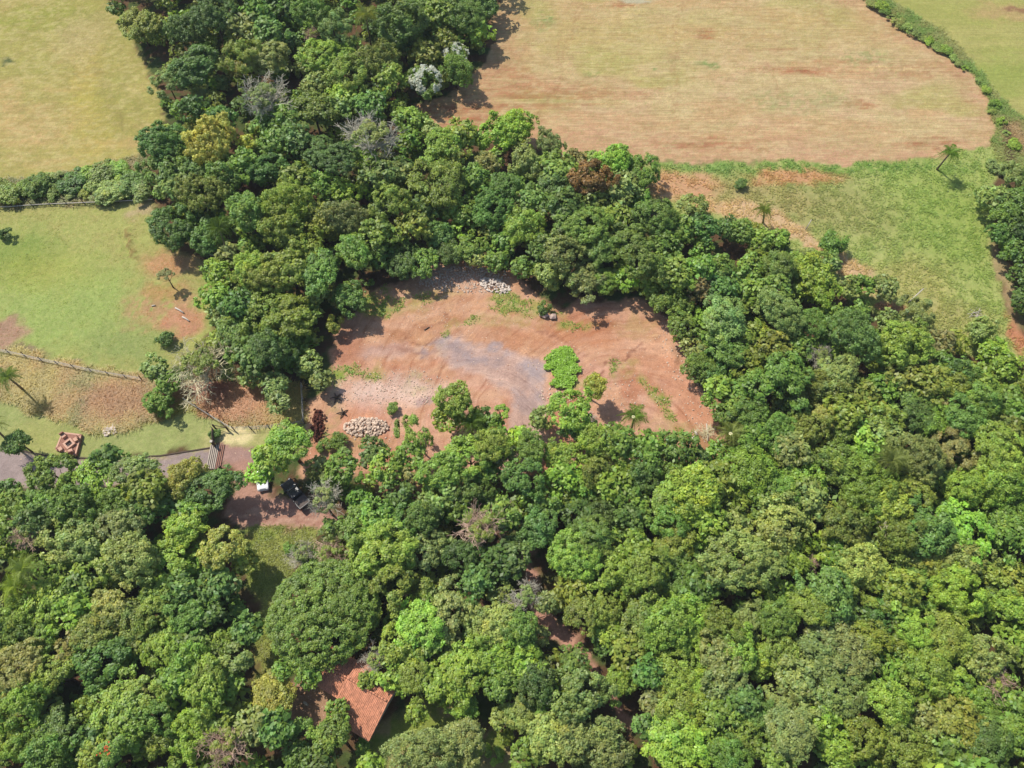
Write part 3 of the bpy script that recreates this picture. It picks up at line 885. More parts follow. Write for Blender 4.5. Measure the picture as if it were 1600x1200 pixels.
def bare_mesh(name, seed, mat, fine=True):
    """branch network in a unit dome"""
    rng = np.random.default_rng(seed)
    Vs, Fs = [], []
    cnt = [0]

    def seg(p, q, r0, r1):
        t = unit(q - p)
        a = unit(np.cross(t, np.array([0.3, 0.5, 0.81]) if abs(t[2]) < .9 else np.array([1.0, 0, 0])))
        b = np.cross(t, a)
        ring = [(math.cos(w), math.sin(w)) for w in (0, 2.094, 4.189)]
        Vs.extend([p + (a * c + b * s) * r0 for c, s in ring] + [q + (a * c + b * s) * r1 for c, s in ring])
        o = cnt[0]
        Fs.extend([(o, o + 1, o + 4, o + 3), (o + 1, o + 2, o + 5, o + 4), (o + 2, o, o + 3, o + 5)])
        cnt[0] += 6

    def grow(p, d, l, r, lev):
        steps = 3 if lev < 3 else 2
        for s in range(steps):
            d = unit(d + rng.normal(size=3) * 0.22 + np.array([0, 0, 0.06]))
            q = p + d * l / steps
            seg(p, q, r, r * 0.8)
            p, r = q, r * 0.8
            if lev < 4 and (s > 0 or lev > 0):
                for _ in range(2 if lev < 3 else 2):
                    nd = unit(d * 0.75 + unit(rng.normal(size=3)) * 0.75)
                    grow(p, nd, l * rng.uniform(.5, .75), max(r * 0.62, 0.0062), lev + 1)

    for k in range(6):
        a = 2 * math.pi * (k + rng.random() * .5) / 6
        grow(np.array([0, 0, -0.75]), unit(np.array([math.cos(a) * .8, math.sin(a) * .8, 1.0])), 0.66, 0.042, 1)
    V = np.array(Vs)
    V[:, 2] = np.maximum(V[:, 2], -0.78)
    return np_mesh(name, V, np.array(Fs), mat)


BARE = {'X': bare_mesh("branches", 1, M_TWIG), 'X2': bare_mesh("branches", 2, M_TWIG), 'P': bare_mesh("branches", 3, M_TWIG_PINK), 'Z': bare_mesh("branches", 4, M_TWIG_STRAW)}

# ------------------------------------------------------------------ the trees, traced crown by crown (x y radius kind)
TREES = """
217 40 38 Y|182 12 18 D|305 103 38 B|263 130 38 Gs|333 20 36 D|293 45 30 D|384 50 32 Gb|382 88 32 Os|330 220 43 YY|253 222 38 D|348 182 20 B|300 170 22 D|256 265 30 M|300 262 28 D|276 290 26 G|352 280 30 M|386 222 14 Y|378 256 28 M|270 352 48 D|314 302 34 O|322 366 32 D|386 330 32 M
407 20 28 M|437 13 28 D|480 18 32 M|423 50 26 B|418 92 34 Gb|448 66 18 D|482 38 18 L|524 44 32 Gs|590 38 24 D|628 36 42 D|663 18 28 M|690 18 26 O|721 20 32 M|757 12 30 D|740 52 32 L|684 37 18 L|632 64 24 B|660 84 26 O|694 62 22 O|714 110 32 M|508 86 36 L|543 116 36 L|534 148 24 L|588 98 36 O|608 124 24 O|493 130 22 G|490 172 30 DO|528 170 20 G|580 162 26 B|643 190 27 L|674 204 16 G|640 222 20 M|450 186 24 M|420 188 26 B|457 213 26 B|493 234 34 D|530 247 34 D|427 227 26 M|420 263 28 D|463 284 30 O|503 288 24 M|540 300 22 L|597 277 30 B|628 273 24 G|573 253 20 L|688 227 30 L|710 243 22 O|687 287 44 LO|760 254 20 N|774 214 36 V|720 210 28 L|770 327 34 B|743 280 24 M|720 330 24 L|450 322 44 LO|440 354 36 LO|500 347 32 O|540 342 36 G|613 317 38 Os|647 353 26 Os|683 370 32 B|587 367 30 M|553 393 30 M|787 293 26 D|477 397 34 LO|733 385 27 M|783 374 30 M|598 330 20 D|665 325 22 D
806 198 38 V|820 253 30 G|860 227 26 G|870 263 32 M|873 290 30 D|923 278 31 NN|897 248 18 N|960 247 30 L|1000 268 40 M|970 298 30 G|830 307 24 B|877 323 30 D|917 317 28 M|820 357 32 L|910 350 36 M|963 340 26 O|1000 314 22 M|1028 338 38 M|987 377 36 M|1060 362 28 M|1083 320 24 Gl|1101 357 24 D|1137 350 20 D|1042 382 22 D|1161 364 22 M|1188 374 27 L|877 394 30 Gb|940 393 28 M|1215 374 22 L|850 388 24 D
1553 310 32 Gs|1583 277 34 Gs|1567 342 30 M|1596 322 36 M|1567 366 26 D|1598 362 30 D|1585 395 26 D|1597 430 26 D|1600 470 24 D
340 428 30 L|393 420 30 L|333 464 32 Ls|373 473 26 D|370 513 30 M|341 494 25 Gs|240 574 26 G|262 597 22 M|387 553 32 D|390 590 22 G
417 427 38 LO|452 420 34 LO|497 420 34 M|420 488 36 LO|452 494 38 LO|482 488 26 M|493 457 18 Gs|547 467 34 B|524 463 22 G|523 507 18 Y|440 554 36 D|413 547 30 D|483 567 24 Gl|500 592 21 G|427 601 27 Gs|437 631 22 Gs|633 410 34 D|603 400 30 D|661 413 32 M|700 395 26 D|744 408 19 G|776 406 23 M
450 692 36 L|422 714 28 L|406 738 22 L|500 730 23 Gs|537 733 30 M|583 704 26 D|600 734 30 L|520 752 20 M|647 676 30 Ms|640 711 24 M|711 626 32 L|700 651 24 Ls|747 653 22 D|783 643 15 V|770 667 22 Ms|693 734 36 L|733 716 38 L|768 700 36 L|791 721 26 G|737 760 26 D|620 772 24 D|562 780 22 M|668 792 24 G|716 797 22 M|762 742 26 M|790 800 28 M|800 840 24 D|640 737 18 Ns|690 770 24 Gs|820 745 34 D
817 416 24 D|861 428 39 Gl|910 438 38 G|947 440 28 M|983 436 28 L|1000 410 32 M|1030 420 28 M|1060 430 28 Os|1093 447 22 N|1013 447 26 L|1040 470 34 M|1067 477 30 M|1130 443 28 D|1093 417 26 M|1121 420 24 M|1160 450 30 L|1170 422 26 M|1067 507 30 M|1100 500 24 L|1133 500 34 G|1113 533 32 M|1083 547 26 T|1137 542 30 M|1177 527 28 L|1091 573 30 M|1123 578 36 D|1170 567 28 LO|1121 607 22 L|1108 624 13 L|1157 607 26 M|1188 600 26 M|1150 634 28 M|1128 648 20 M|1174 648 28 M|1177 688 26 M|813 684 24 V|831 701 26 M|846 653 20 Gs|890 640 34 L|903 668 28 D|927 603 19 Y|877 713 28 L|877 748 32 L|853 784 28 M|930 693 34 L|968 692 31 M|984 713 32 L|1017 696 24 M|1060 697 30 D|1012 722 26 M|1034 721 24 G|1087 721 28 D|933 737 32 O|960 754 32 LO|913 760 26 M|1000 748 32 D|980 784 32 M|1047 748 30 M|1093 744 26 L|1124 708 24 M|1087 771 36 L|1127 751 32 LO|1171 738 36 LO|1047 778 30 L|1153 778 32 L|1193 778 28 M
1220 420 26 M|1267 429 34 V|1287 451 30 V|1250 450 24 L|1297 413 22 G|1323 451 21 G|1350 447 24 M|1380 447 27 G|1433 488 34 Gs|1213 457 28 M|1220 488 38 G|1267 504 26 M|1213 541 32 O|1250 543 26 M|1333 520 38 Bf|1387 500 24 G|1410 537 41 L|1467 540 26 N|1490 534 24 O|1533 521 32 Gl|1553 547 28 V|1311 580 34 Gl|1374 567 26 O|1467 571 28 M|1500 581 26 D|1227 588 38 M|1247 630 22 B|1280 607 32 O|1413 593 28 O|1453 600 30 O|1433 621 30 M|1380 607 28 M|1340 617 28 O|1490 604 30 LO|1527 600 30 L|1533 628 30 M|1493 631 23 N|1577 574 24 L|1592 600 28 O|1567 618 28 M|1584 641 28 M|1293 651 27 T|1320 640 28 LO|1323 678 30 DO|1360 634 26 O|1380 654 28 O|1430 648 32 B|1463 658 32 L|1387 684 28 G|1507 654 30 B|1537 661 26 O|1493 704 42 Ns|1433 714 46 Gf|1357 691 30 L|1213 678 34 M|1260 674 32 O|1237 701 28 G|1307 728 36 M|1347 718 26 L|1253 744 34 L|1220 768 30 M|1264 781 30 G|1357 771 46 Lf|1433 771 32 O|1520 764 42 L|1570 711 46 L|1567 758 36 L|1533 718 19 N|1573 678 26 O|1387 788 34 L|1597 783 32 M|1470 740 26 D
20 820 28 M|52 812 28 D|97 841 38 G|137 848 38 G|123 823 32 M|180 824 36 G|213 811 28 D|290 827 32 V|347 853 40 Y|380 877 24 Os|13 853 18 L|150 884 34 L|200 868 36 Gl|260 881 32 L|187 898 28 O|110 884 22 D|233 898 22 O|337 917 32 B|240 933 28 M|283 923 24 D|123 913 22 B|80 937 38 L|113 958 32 L|33 960 36 L|177 943 27 T|210 973 34 O|240 957 32 O|293 960 32 M|323 957 24 D|17 988 32 M|63 990 32 M|110 1010 26 N|147 988 32 O|213 1001 28 O|160 1028 38 D|113 1034 30 O|27 1040 34 N|77 1054 32 O|253 1018 34 L|290 1000 26 B|297 1034 34 L|340 1007 26 L|383 983 28 B|320 1068 36 L|277 1064 32 M|357 1067 26 M|370 1030 28 G|60 1087 32 O|30 1108 36 L|20 1076 24 B|187 1101 36 L|220 1088 32 L|240 1120 28 M|190 1134 28 M|207 1151 32 M|140 1154 24 D|153 1178 30 O|83 1138 30 D|37 1161 34 L|70 1178 32 M|243 1161 28 O|300 1141 34 V|287 1174 28 L|337 1123 24 L|394 1136 26 G
85 741 34 M|166 722 28 D|141 757 36 L|206 737 30 G|226 762 32 LO|289 745 32 Y|331 762 36 D|12 766 18 D|20 786 22 M|62 792 28 M|112 792 32 M|183 792 32 M|252 788 30 D|300 797 28 M
557 818 36 M|588 809 32 M|633 817 32 D|661 809 30 D|597 861 46 L|521 828 22 G|663 863 30 Gb|688 850 24 G|723 871 32 D|743 911 26 B|783 881 30 D|623 924 38 Os|505 958 82 DOX|673 943 30 LO|653 978 36 L|700 957 38 Gl|741 960 28 Gs|783 934 24 G|627 1008 36 LO|664 1000 26 M|693 1014 28 T|613 1054 30 L|648 1061 32 LO|693 1068 42 L|733 1048 38 L|777 981 36 Gl|777 1028 34 L|783 1068 32 M|723 1101 32 L|653 1112 21 L|574 1064 18 O|440 1044 19 M|484 1052 23 M|423 1084 38 YO|526 1114 24 M|520 1148 32 M|473 1144 28 M|427 1141 32 D|463 1178 28 M|662 1178 56 Gf|716 1166 42 Gf|500 1194 24 D|580 1195 26 L|783 1118 22 Gl
843 827 34 B|807 868 26 D|907 806 28 D|937 810 28 D|900 867 46 L|928 838 34 M|950 888 36 L|987 853 30 L|1010 893 36 L|890 923 28 LO|910 961 32 LO|947 950 28 L|1053 844 36 LO|1087 843 26 M|1060 894 36 M|1093 911 32 M|1077 948 34 L|1160 878 52 Gl|1170 842 30 Gl|1050 816 28 M|1100 811 30 L|1014 806 28 M|983 813 26 D|1143 820 26 G|1123 978 32 O|1170 968 28 G|1007 970 36 M|1043 981 38 L|1073 1001 28 L|953 988 22 L|943 1008 20 D|987 1021 32 O|1007 1048 24 B|967 1064 32 L|1057 1047 40 L|1120 1024 32 Gl|1153 1014 30 L|1133 1054 36 Gl|1183 1034 30 L|1093 1064 28 V|1060 1108 38 L|1100 1094 28 L|1020 1094 22 G|1163 1094 28 B|1183 1118 28 B|1130 1121 28 M|1010 1134 24 B|1057 1164 46 V|1107 1161 32 L|1167 1148 34 L|1140 1184 32 M|850 941 18 G|814 983 34 M|845 993 19 G|813 1014 28 M|820 1041 26 L|897 1038 32 M|837 1068 30 D|907 1084 38 G|857 1094 24 M|817 1114 32 T|860 1151 38 G|893 1154 32 G|947 1144 30 G|953 1171 38 Gl|820 1178 30 M
1223 821 38 Tl|1233 868 34 LO|1317 821 38 O|1310 844 22 B|1357 821 28 L|1407 844 34 O|1453 828 34 B|1510 828 42 L|1567 818 36 M|1583 844 32 M|1283 854 24 V|1343 881 40 Tl|1303 871 26 M|1293 924 38 B|1370 924 36 LO|1407 914 30 O|1420 878 30 M|1447 871 28 O|1500 874 36 Gl|1550 891 26 Lf|1483 898 30 O|1577 908 28 O|1440 924 32 M|1497 921 48 V|1533 944 26 L|1583 951 26 L|1220 934 28 L|1217 968 30 M|1267 951 34 L|1333 958 30 M|1377 961 30 B|1413 954 20 L|1293 988 36 G|1360 1001 32 LO|1277 1028 42 G|1327 1021 36 G|1220 1021 32 L|1413 991 30 M|1433 991 28 L|1477 994 36 L|1413 1028 30 LO|1453 1048 36 L|1387 1044 28 M|1493 1014 28 L|1540 1024 34 T|1580 1004 30 L|1493 1068 32 L|1540 1098 34 L|1583 1094 30 M|1313 1078 44 G|1260 1061 38 G|1260 1101 12 VV|1390 1101 38 L|1400 1122 28 L|1440 1091 22 L|1220 1094 28 G|1287 1121 22 L|1240 1144 36 G|1493 1131 42 O|1447 1124 22 G|1353 1154 38 LO|1420 1164 42 L|1540 1158 36 D|1583 1148 36 M|1487 1174 32 M|1220 1181 30 M|1310 1171 28 L
"""
BUSHES = """
13 299 19 M|55 284 23 M|108 279 21 D|157 266 19 M|184 261 15 L|171 295 22 G|205 282 22 M|215 296 18 G|83 299 11 O|130 301 9 Y|34 292 14 L|80 274 13 G|132 271 14 L|0 290 14 O|145 288 13 Gl|193 274 14 L|65 300 9 L|110 303 8 Gl|24 312 9 Y
8 366 12 D|247 630 25 M|260 530 14 D|335 678 9 D|28 690 20 D
1366 1 10 Gl|1384 15 9 M|1394 25 7 Gl|1418 41 9 Gl|1443 57 7 Gl|1465 71 8 G|1491 88 8 Gl|1508 104 6 L|1530 124 6 Gl|1552 173 6 Gl|1573 206 7 Gl|1377 6 12 L|1405 33 9 G|1432 50 9 G|1453 62 8 L|1480 77 9 M|1500 97 7 Gl|1543 140 7 L|1557 160 8 L|1566 187 9 V|1587 223 10 L|1562 258 14 Gl|1157 287 9 B|1302 384 22 M|1262 402 18 G
452 857 9 M|530 690 14 M|505 697 12 M|748 1165 16 L|775 1180 16 L|790 1150 14 LO|613 637 9 M|505 1005 9 D|567 1163 12 M|850 482 12 D
"""
BARES = """
412 148 38 X grey leafless tree, left of two in the upper forest|580 205 42 X2 large grey leafless tree beside the bright green edge trees|310 568 44 Z pale leafless spreading tree beside the left pasture|487 52 13 P small pinkish bare treetop near the top edge|
504 780 28 X grey twiggy tree overhanging the dark pickup|470 863 22 X2 grey bare shrub on the grass above the dark dome tree|517 862 28 P tan twiggy bush above the big dark dome tree|753 822 36 P brownish half bare tree below the red clearing|587 1028 22 X grey bare branches between dome tree and roof|820 930 26 X2 grey bare tree at the top of the forest track|
1283 553 20 X grey dead branches inside the right forest canopy|1397 813 28 Z fallen straw coloured branches on the right forest canopy|1267 880 12 P small dark pink dead twigs in the right forest|1553 1063 30 P pinkish tan bare treetop near the lower right edge|350 1163 34 P pinkish dry bare tree at the bottom left of house|40 830 26 P reddish bare branches near the left picture edge|
1105 672 14 Z heap of dead pale branches at the right tip of the red clearing|920 655 13 X low grey dead bush on red earth left of the palm"""

PALETTE = {  # sunlit foliage colours
    'D': (82, 106, 50), 'M': (98, 124, 54), 'L': (116, 140, 58), 'V': (120, 146, 56), 'O': (112, 126, 56), 'G': (116, 130, 76), 'B': (92, 120, 60),
    'Y': (134, 142, 64), 'N': (122, 118, 72), 'T': (132, 142, 80)}
CNAME = {'D': 'dark green', 'M': 'mid green', 'L': 'light green', 'V': 'lime green', 'O': 'olive green', 'G': 'grey green', 'B': 'bluish green', 'Y': 'yellowish', 'N': 'brownish', 'T': 'tan coloured',
         'LO': 'yellow green', 'DO': 'dark olive', 'Gl': 'pale grey green', 'Gb': 'dull sage green', 'Tl': 'pale yellow green', 'YY': 'bright yellow', 'YO': 'golden olive', 'NN': 'rusty brown', 'VV': 'bright lime'}


def colour(code, rng):
    k = re.sub('[sfX]', '', code) or 'M'
    base = np.array(PALETTE[k[0]], float)
    if k == 'LO': base = np.array((110, 126, 50.))
    if k == 'DO': base = np.array((94, 112, 46.))
    if k in ('Gl', 'Tl'): base = base * 0.7 + np.array((134, 150, 84)) * 0.3
    if k == 'YY': base = np.array((154, 158, 80.))
    if k == 'YO': base = np.array((134, 136, 62.))
    if k == 'NN': base = np.array((126, 100, 56.))
    base = base * (1 + rng.normal(0, 0.045)) * (1 + rng.normal(0, 0.022, 3))
    c = lin(*np.clip(base, 5, 250), k=1.45)
    c = c * np.array([1.06, 1.02, 0.76])
    return (float(c[0]), float(c[1]), float(c[2]), 1.0)


def parse(txt):
    out = []
    for t in txt.replace('\n', '|').split('|'):
        t = t.split()
        if len(t) >= 4: out.append((float(t[0]), float(t[1]), float(t[2]), t[3], ' '.join(t[4:])))
    return out


# landmarks used in the labels
MARKS = [("the tiled roof house", 560, 1110), ("the big dark dome tree", 505, 960), ("the stone pile", 572, 667), ("the bright leafy crop patch", 880, 578), ("the two boulders", 850, 493),
         ("the white flowering trees", 690, 108), ("the rusty brown tree", 923, 278), ("the large grey leafless tree", 580, 206), ("the bright yellow tree", 330, 220), ("the pale spreading leafless tree", 310, 568),
         ("the fire pit patio", 110, 695), ("the dark pickup", 467, 775), ("the road gate", 338, 700), ("the lone palm on the meadow", 1475, 250), ("the palm on red earth", 990, 655),
         ("the dead branch heap", 1105, 675), ("the fallen straw coloured branches", 1397, 813), ("the pale grey dome tree", 1433, 714), ("the pinkish bare treetop", 1553, 1063), ("the small bright lime tree", 1260, 1101),
         ("the pink dead twigs", 1267, 880), ("the forest track bend", 868, 990), ("the lower track end", 975, 1120), ("the half bare brown tree", 753, 822), ("the pinkish dry tree", 350, 1163),
         ("the big sage dome by the bottom edge", 670, 1175), ("the pair of left edge palms", 32, 900), ("the lime tree pair by the meadow", 1277, 440), ("the grey dead branches", 1283, 553), ("the grass clearing", 435, 880),
         ("the upper left forest corner", 300, 10), ("the top forest edge", 560, 5), ("the lower left corner", 20, 1190), ("the lower right corner", 1590, 1190), ("the right edge middle", 1595, 740), ("the bottom edge middle", 1057, 1190),
         ("the orange blossom", 165, 1173), ("the weeping palm of the right forest", 1393, 723), ("the dark red soil heap", 497, 665), ("the arching tree over a dark hollow", 1495, 925), ("the fence end", 225, 312), ("the young slim tree", 258, 433)]
DIRS = ["right of", "upper right of", "above", "upper left of", "left of", "lower left of", "below", "lower right of"]
ORD = ["", "second ", "third ", "fourth ", "fifth ", "sixth ", "seventh ", "eighth "]
SPECIAL = {(330, 220): "bright yellow flushed round tree in the upper left forest", (923, 278): "rusty brown crowned tree at the forest edge by the stubble field", (505, 958): "huge dark green dome shaped tree beside the tiled roof house",
           (1260, 1101): "tiny bright lime tree among grey green crowns at lower right", (1497, 921): "vivid arching tree above a dark hollow in the right forest", (1433, 714): "pale grey dome tree standing tall in the right forest",
           (662, 1178): "wide fine leaved sage dome at the bottom edge", (217, 40): "yellow topped tree at the upper left field corner", (523, 507): "slim yellowish tree with bare trunk at the clearing's left edge",
           (1410, 537): "big bright round tree just below the right meadow", (450, 692): "light green spreading tree right of the road gate", (270, 352): "large dark tree at the pasture's upper right corner",
           (927, 603): "small yellowish flat tree between crop patch and palm", (1083, 320): "pale lone tree on the bare soil at the meadow's left end", (711, 626): "light round tree standing on the red clearing above its trunk",
           (783, 643): "small lime tree at the clearing's lower edge", (423, 1084): "golden olive round tree left of the tiled roof", (1160, 878): "large pale grey green crown in the lower right forest middle"}


def make_labels(items, noun):
    """one sentence for each: colour + nearest landmark + direction + rank"""
    buckets, res = {}, [None] * len(items)
    for i, (x, y, r, code, _) in enumerate(items):
        k = re.sub('[sfX]', '', code) or 'D'
        cn = CNAME.get(k, CNAME[k[0]])
        sp = SPECIAL.get((int(x), int(y))) if noun == 'tree' else None
        if sp:
            res[i] = sp
            continue
        lm = min(MARKS, key=lambda m: math.hypot(m[1] - x, m[2] - y))
        ang = math.degrees(math.atan2(lm[2] - y, x - lm[1])) % 360
        d = DIRS[int((ang + 22.5) // 45) % 8]
        st = 'fine leaved ' if 'f' in code else 'loose ' if 's' in code else 'wide ' if r > 37 else 'small ' if r < 22 else ''
        buckets.setdefault((st, cn, d, lm[0]), []).append((math.hypot(lm[1] - x, lm[2] - y), i))
    for (st, cn, d, lm), l in buckets.items():
        l.sort()
        for n_, (_, i) in enumerate(l):
            rank = '' if len(l) == 1 else ("closest " if n_ == 0 else ORD[min(n_, 7)] + "closest ")
            res[i] = f"{rank}{st}{cn} {noun} {d} {lm}"
    return res


rng = np.random.default_rng(77)
trees = parse(TREES)
order = sorted(range(len(trees)), key=lambda i: -trees[i][2] * (0.8 + 0.4 * ((i * 37) % 11) / 11.0) - (1000 if (int(trees[i][0]), int(trees[i][1])) in SPECIAL else 0))
N_TREE = 300
named = sorted(order[:N_TREE])
rest = order[N_TREE:]
pick = lambda cls: CROWNS[cls][int(rng.integers(len(CROWNS[cls])))]


def place(x, y, r, zmul=1.0):
    """crown centre, radius and height from a traced circle"""
    k0 = depth(at(x, y, 7.0)) / FPX
    g = at(x, y, 4.0)
    jj_, ii_ = cell(g[0], g[1])
    Rm = r * k0 * (0.92 if OPEN[jj_, ii_] > -3.5 and y < 600 else (1.04 if OPEN[jj_, ii_] > -3.0 and x > 520 and y < 740 else 0.97 if OPEN[jj_, ii_] > -3.0 and x > 345 else 1.12))
    edge_ = OPEN[jj_, ii_] > -3.5 and y < 600
    zc = ((1.1 + 0.78 * Rm + rng.uniform(-0.2, .5)) if edge_ else (1.9 + 1.0 * Rm + rng.uniform(-0.7, 2.0))) * zmul
    c = at(x, y, zc)
    return c, Rm, zc


def crown_class(Rm, code):
    if 'X' in code: return 'X'
    suf = 'f' if 'f' in code else 's' if 's' in code else ''
    if Rm < 2.3: return 'S'
    return ('M' if Rm < 3.9 else 'L') + suf


def tree_thing(name, x, y, r, code, label, cat, group, zmul=1.0, zsq=0.85):
    c, Rm, zc = place(x, y, r, zmul)
    gz = ground_z(c[0], c[1])
    root = empty(name, (c[0], c[1], gz), rng.uniform(0, 6.28))
    tag(root, label, cat, group)
    cr = link("crown", pick(crown_class(Rm, code)), root, (0, 0, zc - gz), (rng.normal(0, 0.06), rng.normal(0, 0.06), 0), (Rm * rng.uniform(.85, 1.17), Rm * rng.uniform(.85, 1.17), Rm * zsq * rng.uniform(.75, 1.3)))
    cr.color = colour(code, rng)
    tr = link("trunk", TRUNKS[int(rng.integers(len(TRUNKS)))], root, (0, 0, 0), (0, 0, 0), (zc * .85, zc * .85, (zc - gz) * 1.02))
    return root


items = [trees[i] for i in named]
labels = make_labels(items, 'tree')
for it, lb in zip(items, labels):
    zsq = 0.72 if 'X' in it[3] else 0.85
    tree_thing("leafy_tree", it[0], it[1], it[2], it[3], lb, "tree", "leafy trees of the forest and its edges", 0.62 if 'X' in it[3] else 1.0, zsq)

# white flowering pair
for (x, y, r, lb) in ((665, 128, 31, "white flowering tree, lower left of the pair by the stubble field"), (712, 88, 27, "white flowering tree, upper right of the pair by the stubble field")):
    t = tree_thing("flowering_tree", x, y, r, 'M', lb, "tree", "white flowering trees by the stubble field")
    cr = [o for o in t.children if o.name.startswith("crown")][0]
    rg = np.random.default_rng(int(x))
    n = 1500
    d = unit(rg.normal(size=(n, 3)) + np.array([-0.25, 0.1, 0.8]))
    d = d[d[:, 2] > 0.1]
    d = d[fbm(d[:, 0] * 3 + 9, d[:, 1] * 3 + x, 3, 3) > 0.46]
    V, F, T = leaf_cloud(rg, d * 0.93, np.full(len(d), 0.07), 2600, 0.045, 0.05, 0.08, 0.8, hue=0.01)
    fl = link("blossom", np_mesh("blossom", V, F, M_LEAF, False, {"tint": T}), t, cr.location, cr.rotation_euler, cr.scale)
    c = lin(222, 226, 205)
    fl.color = (c[0], c[1], c[2], 1)

# bushes
bushes = parse(BUSHES)
bl = make_labels(bushes, 'bush')
BUSH_LABEL = {(247, 630): "vivid round bush below the pale leafless tree", (8, 366): "small dark bush on the pasture at the left edge", (28, 690): "round dark bushy tree beside the paved road", (335, 678): "small dark bush beside the road gate brace",
              (1157, 287): "small bluish bush on the bare soil above the meadow"}
for it, lb in zip(bushes, bl):
    x, y, r, code, _ = it
    lb = BUSH_LABEL.get((int(x), int(y)), lb)
    k0 = depth(at(x, y, 1.0)) / FPX
    Rm = r * k0 * 1.1
    zc = Rm * 0.72 + (2.2 if (x, y) == (28, 690) else 0)
    c = at(x, y, zc)
    gz = ground_z(c[0], c[1])
    root = empty("shrub", (c[0], c[1], gz), rng.uniform(0, 6.28))
    tag(root, lb, "shrub", "shrubs outside the forest")
    hedge = (y < 310 and x < 220) or (x > 1360 and y < 265)
    zq = rng.uniform(.45, .65) if hedge else .85
    if hedge: zc = Rm * .42
    cr = link("crown", pick('S' if Rm < 2.6 else 'M'), root, (0, 0, zc - gz), (0, 0, 0), (Rm * (rng.uniform(1.0, 1.35) if hedge else 1), Rm * rng.uniform(.85, 1.1), Rm * zq))
    cr.color = colour(code, rng)
    link("stem", TRUNKS[int(rng.integers(len(TRUNKS)))], root, (0, 0, 0), (0, 0, 0), (zc * .8 + .2, zc * .8 + .2, zc))

# leafless trees
for x, y, r, code, lb in parse(BARES):
    low = (x, y) in ((1105, 672), (920, 655))
    k0 = depth(at(x, y, 5.0)) / FPX
    Rm = r * k0 * 1.12
    zc = Rm * 0.5 if low else (2.0 + 0.75 * Rm if (x, y) in ((310, 568), (470, 863), (517, 862)) else 3.4 + 1.15 * Rm)
    c = at(x, y, zc)
    gz = ground_z(c[0], c[1])
    root = empty("bare_tree" if not low else "dead_brush", (c[0], c[1], gz), rng.uniform(0, 6.28))
    tag(root, lb, "tree" if not low else "brush", None if low else "leafless trees")
    b = link("branches", BARE[code], root, (0, 0, zc - gz), (0, 0, 0), (Rm * 1.15, Rm * 1.15, Rm * (0.95 if not low else 0.5)))
    if not low:
        link("trunk", TRUNKS[int(rng.integers(len(TRUNKS)))], root, (0, 0, 0), (0, 0, 0), (zc * .6, zc * .6, max(zc - gz - Rm * .4, zc * .5)))
        if True:
            cr = link("crown", pick('Ms'), root, (0, 0, zc - gz), (0, 0, 0), (Rm * .62, Rm * .62, Rm * .4))
            cr.color = colour('Gs' if code[0] == 'X' else 'Os', rng)

# small crowns between the named trees: one mass of canopy
SV, SF, ST, soff = [], [], [], 0
LOWV = {'S': [crown(500 + i, 1.8, 900, 0.24, 'lobed') for i in range(4)], 'M': [crown(520 + i, 3.0, 1500, 0.3, 'lobed') for i in range(4)], 'F': [crown(560 + i, 2.4, 460, 0.32, 'lobed') for i in range(4)], 'B': [crown(540 + i, 1.4, 300, 0.3, 'lobed') for i in range(4)]}


def add_canopy(c, Rm, zs, colr, cls):
    global soff
    V, F, T = LOWV[cls][int(rng.integers(len(LOWV[cls])))]
    a = rng.uniform(0, 6.28)
    cs, sn = math.cos(a), math.sin(a)
    W = np.stack([(V[:, 0] * cs - V[:, 1] * sn) * Rm + c[0], (V[:, 0] * sn + V[:, 1] * cs) * Rm + c[1], V[:, 2] * Rm * zs + c[2]], 1)
    W[:, 2] = np.maximum(W[:, 2], 0.05)
    SV.append(W); SF.append(F + soff); ST.append(T * np.array(colr)[:3]); soff += len(V)


for i in rest:
    x, y, r, code, _ = trees[i]
    c, Rm, zc = place(x, y, r)
    add_canopy(c, Rm, 0.85, colour(code, rng), 'S' if Rm < 2.3 else 'M')
# trees beyond the picture's edges
cnt = 0
for _ in range(6000):
    x, y = rng.uniform(-124, 124), rng.uniform(-13, 172)
    j, i = cell(x, y)
    if OPEN[j, i] > -2.5: continue
    px, py = to_px(np.array([x]), np.array([y]), 8.0)
    if -40 < px[0] < 1640 and -35 < py[0] < 1245: continue
    if not (-330 < px[0] < 1930 and -260 < py[0] < 1600): continue
    if any(math.hypot(x - q[0], y - q[1]) < 4.6 for q in SV_PTS) if cnt else False: continue
    if cnt == 0: SV_PTS = []
    SV_PTS.append((x, y)); cnt += 1
    Rm = rng.uniform(2.6, 4.2)
    add_canopy((x, y, 4 + Rm * 1.2), Rm, 0.85, colour(rng.choice(['M', 'L', 'O', 'D', 'G', 'LO']), rng), 'F')
# lower crowns closing the canopy under the tall ones
fill = []
for _ in range(9000):
    x, y = rng.uniform(-112, 112), rng.uniform(-6, 160)
    j, i = cell(x, y)
    if OPEN[j, i] > -3.6: continue
    px, py = to_px(np.array([x]), np.array([y]), 3.0)
    if not (-50 < px[0] < 1650 and -50 < py[0] < 1260): continue
    if math.hypot(px[0] - 505, py[0] - 960) < 95 or (400 < px[0] < 660 and 1000 < py[0] < 1200): continue
    if any((x - q[0]) ** 2 + (y - q[1]) ** 2 < 19.0 for q in fill): continue
    fill.append((x, y))
    Rm = rng.uniform(1.9, 2.7)
    add_canopy((x, y, rng.uniform(2.2, 3.8)), Rm, 0.8, colour(rng.choice(['M', 'O', 'D', 'G', 'M', 'LO', 'L']), rng), 'F')
me = np_mesh("forest_canopy", np.vstack(SV), np.vstack(SF), M_LEAF_STUFF, False, {"tint": np.vstack(ST)})
tag(link("forest_canopy", me), kind='stuff')
SV, SF, ST, soff = [], [], [], 0
n_b = 0
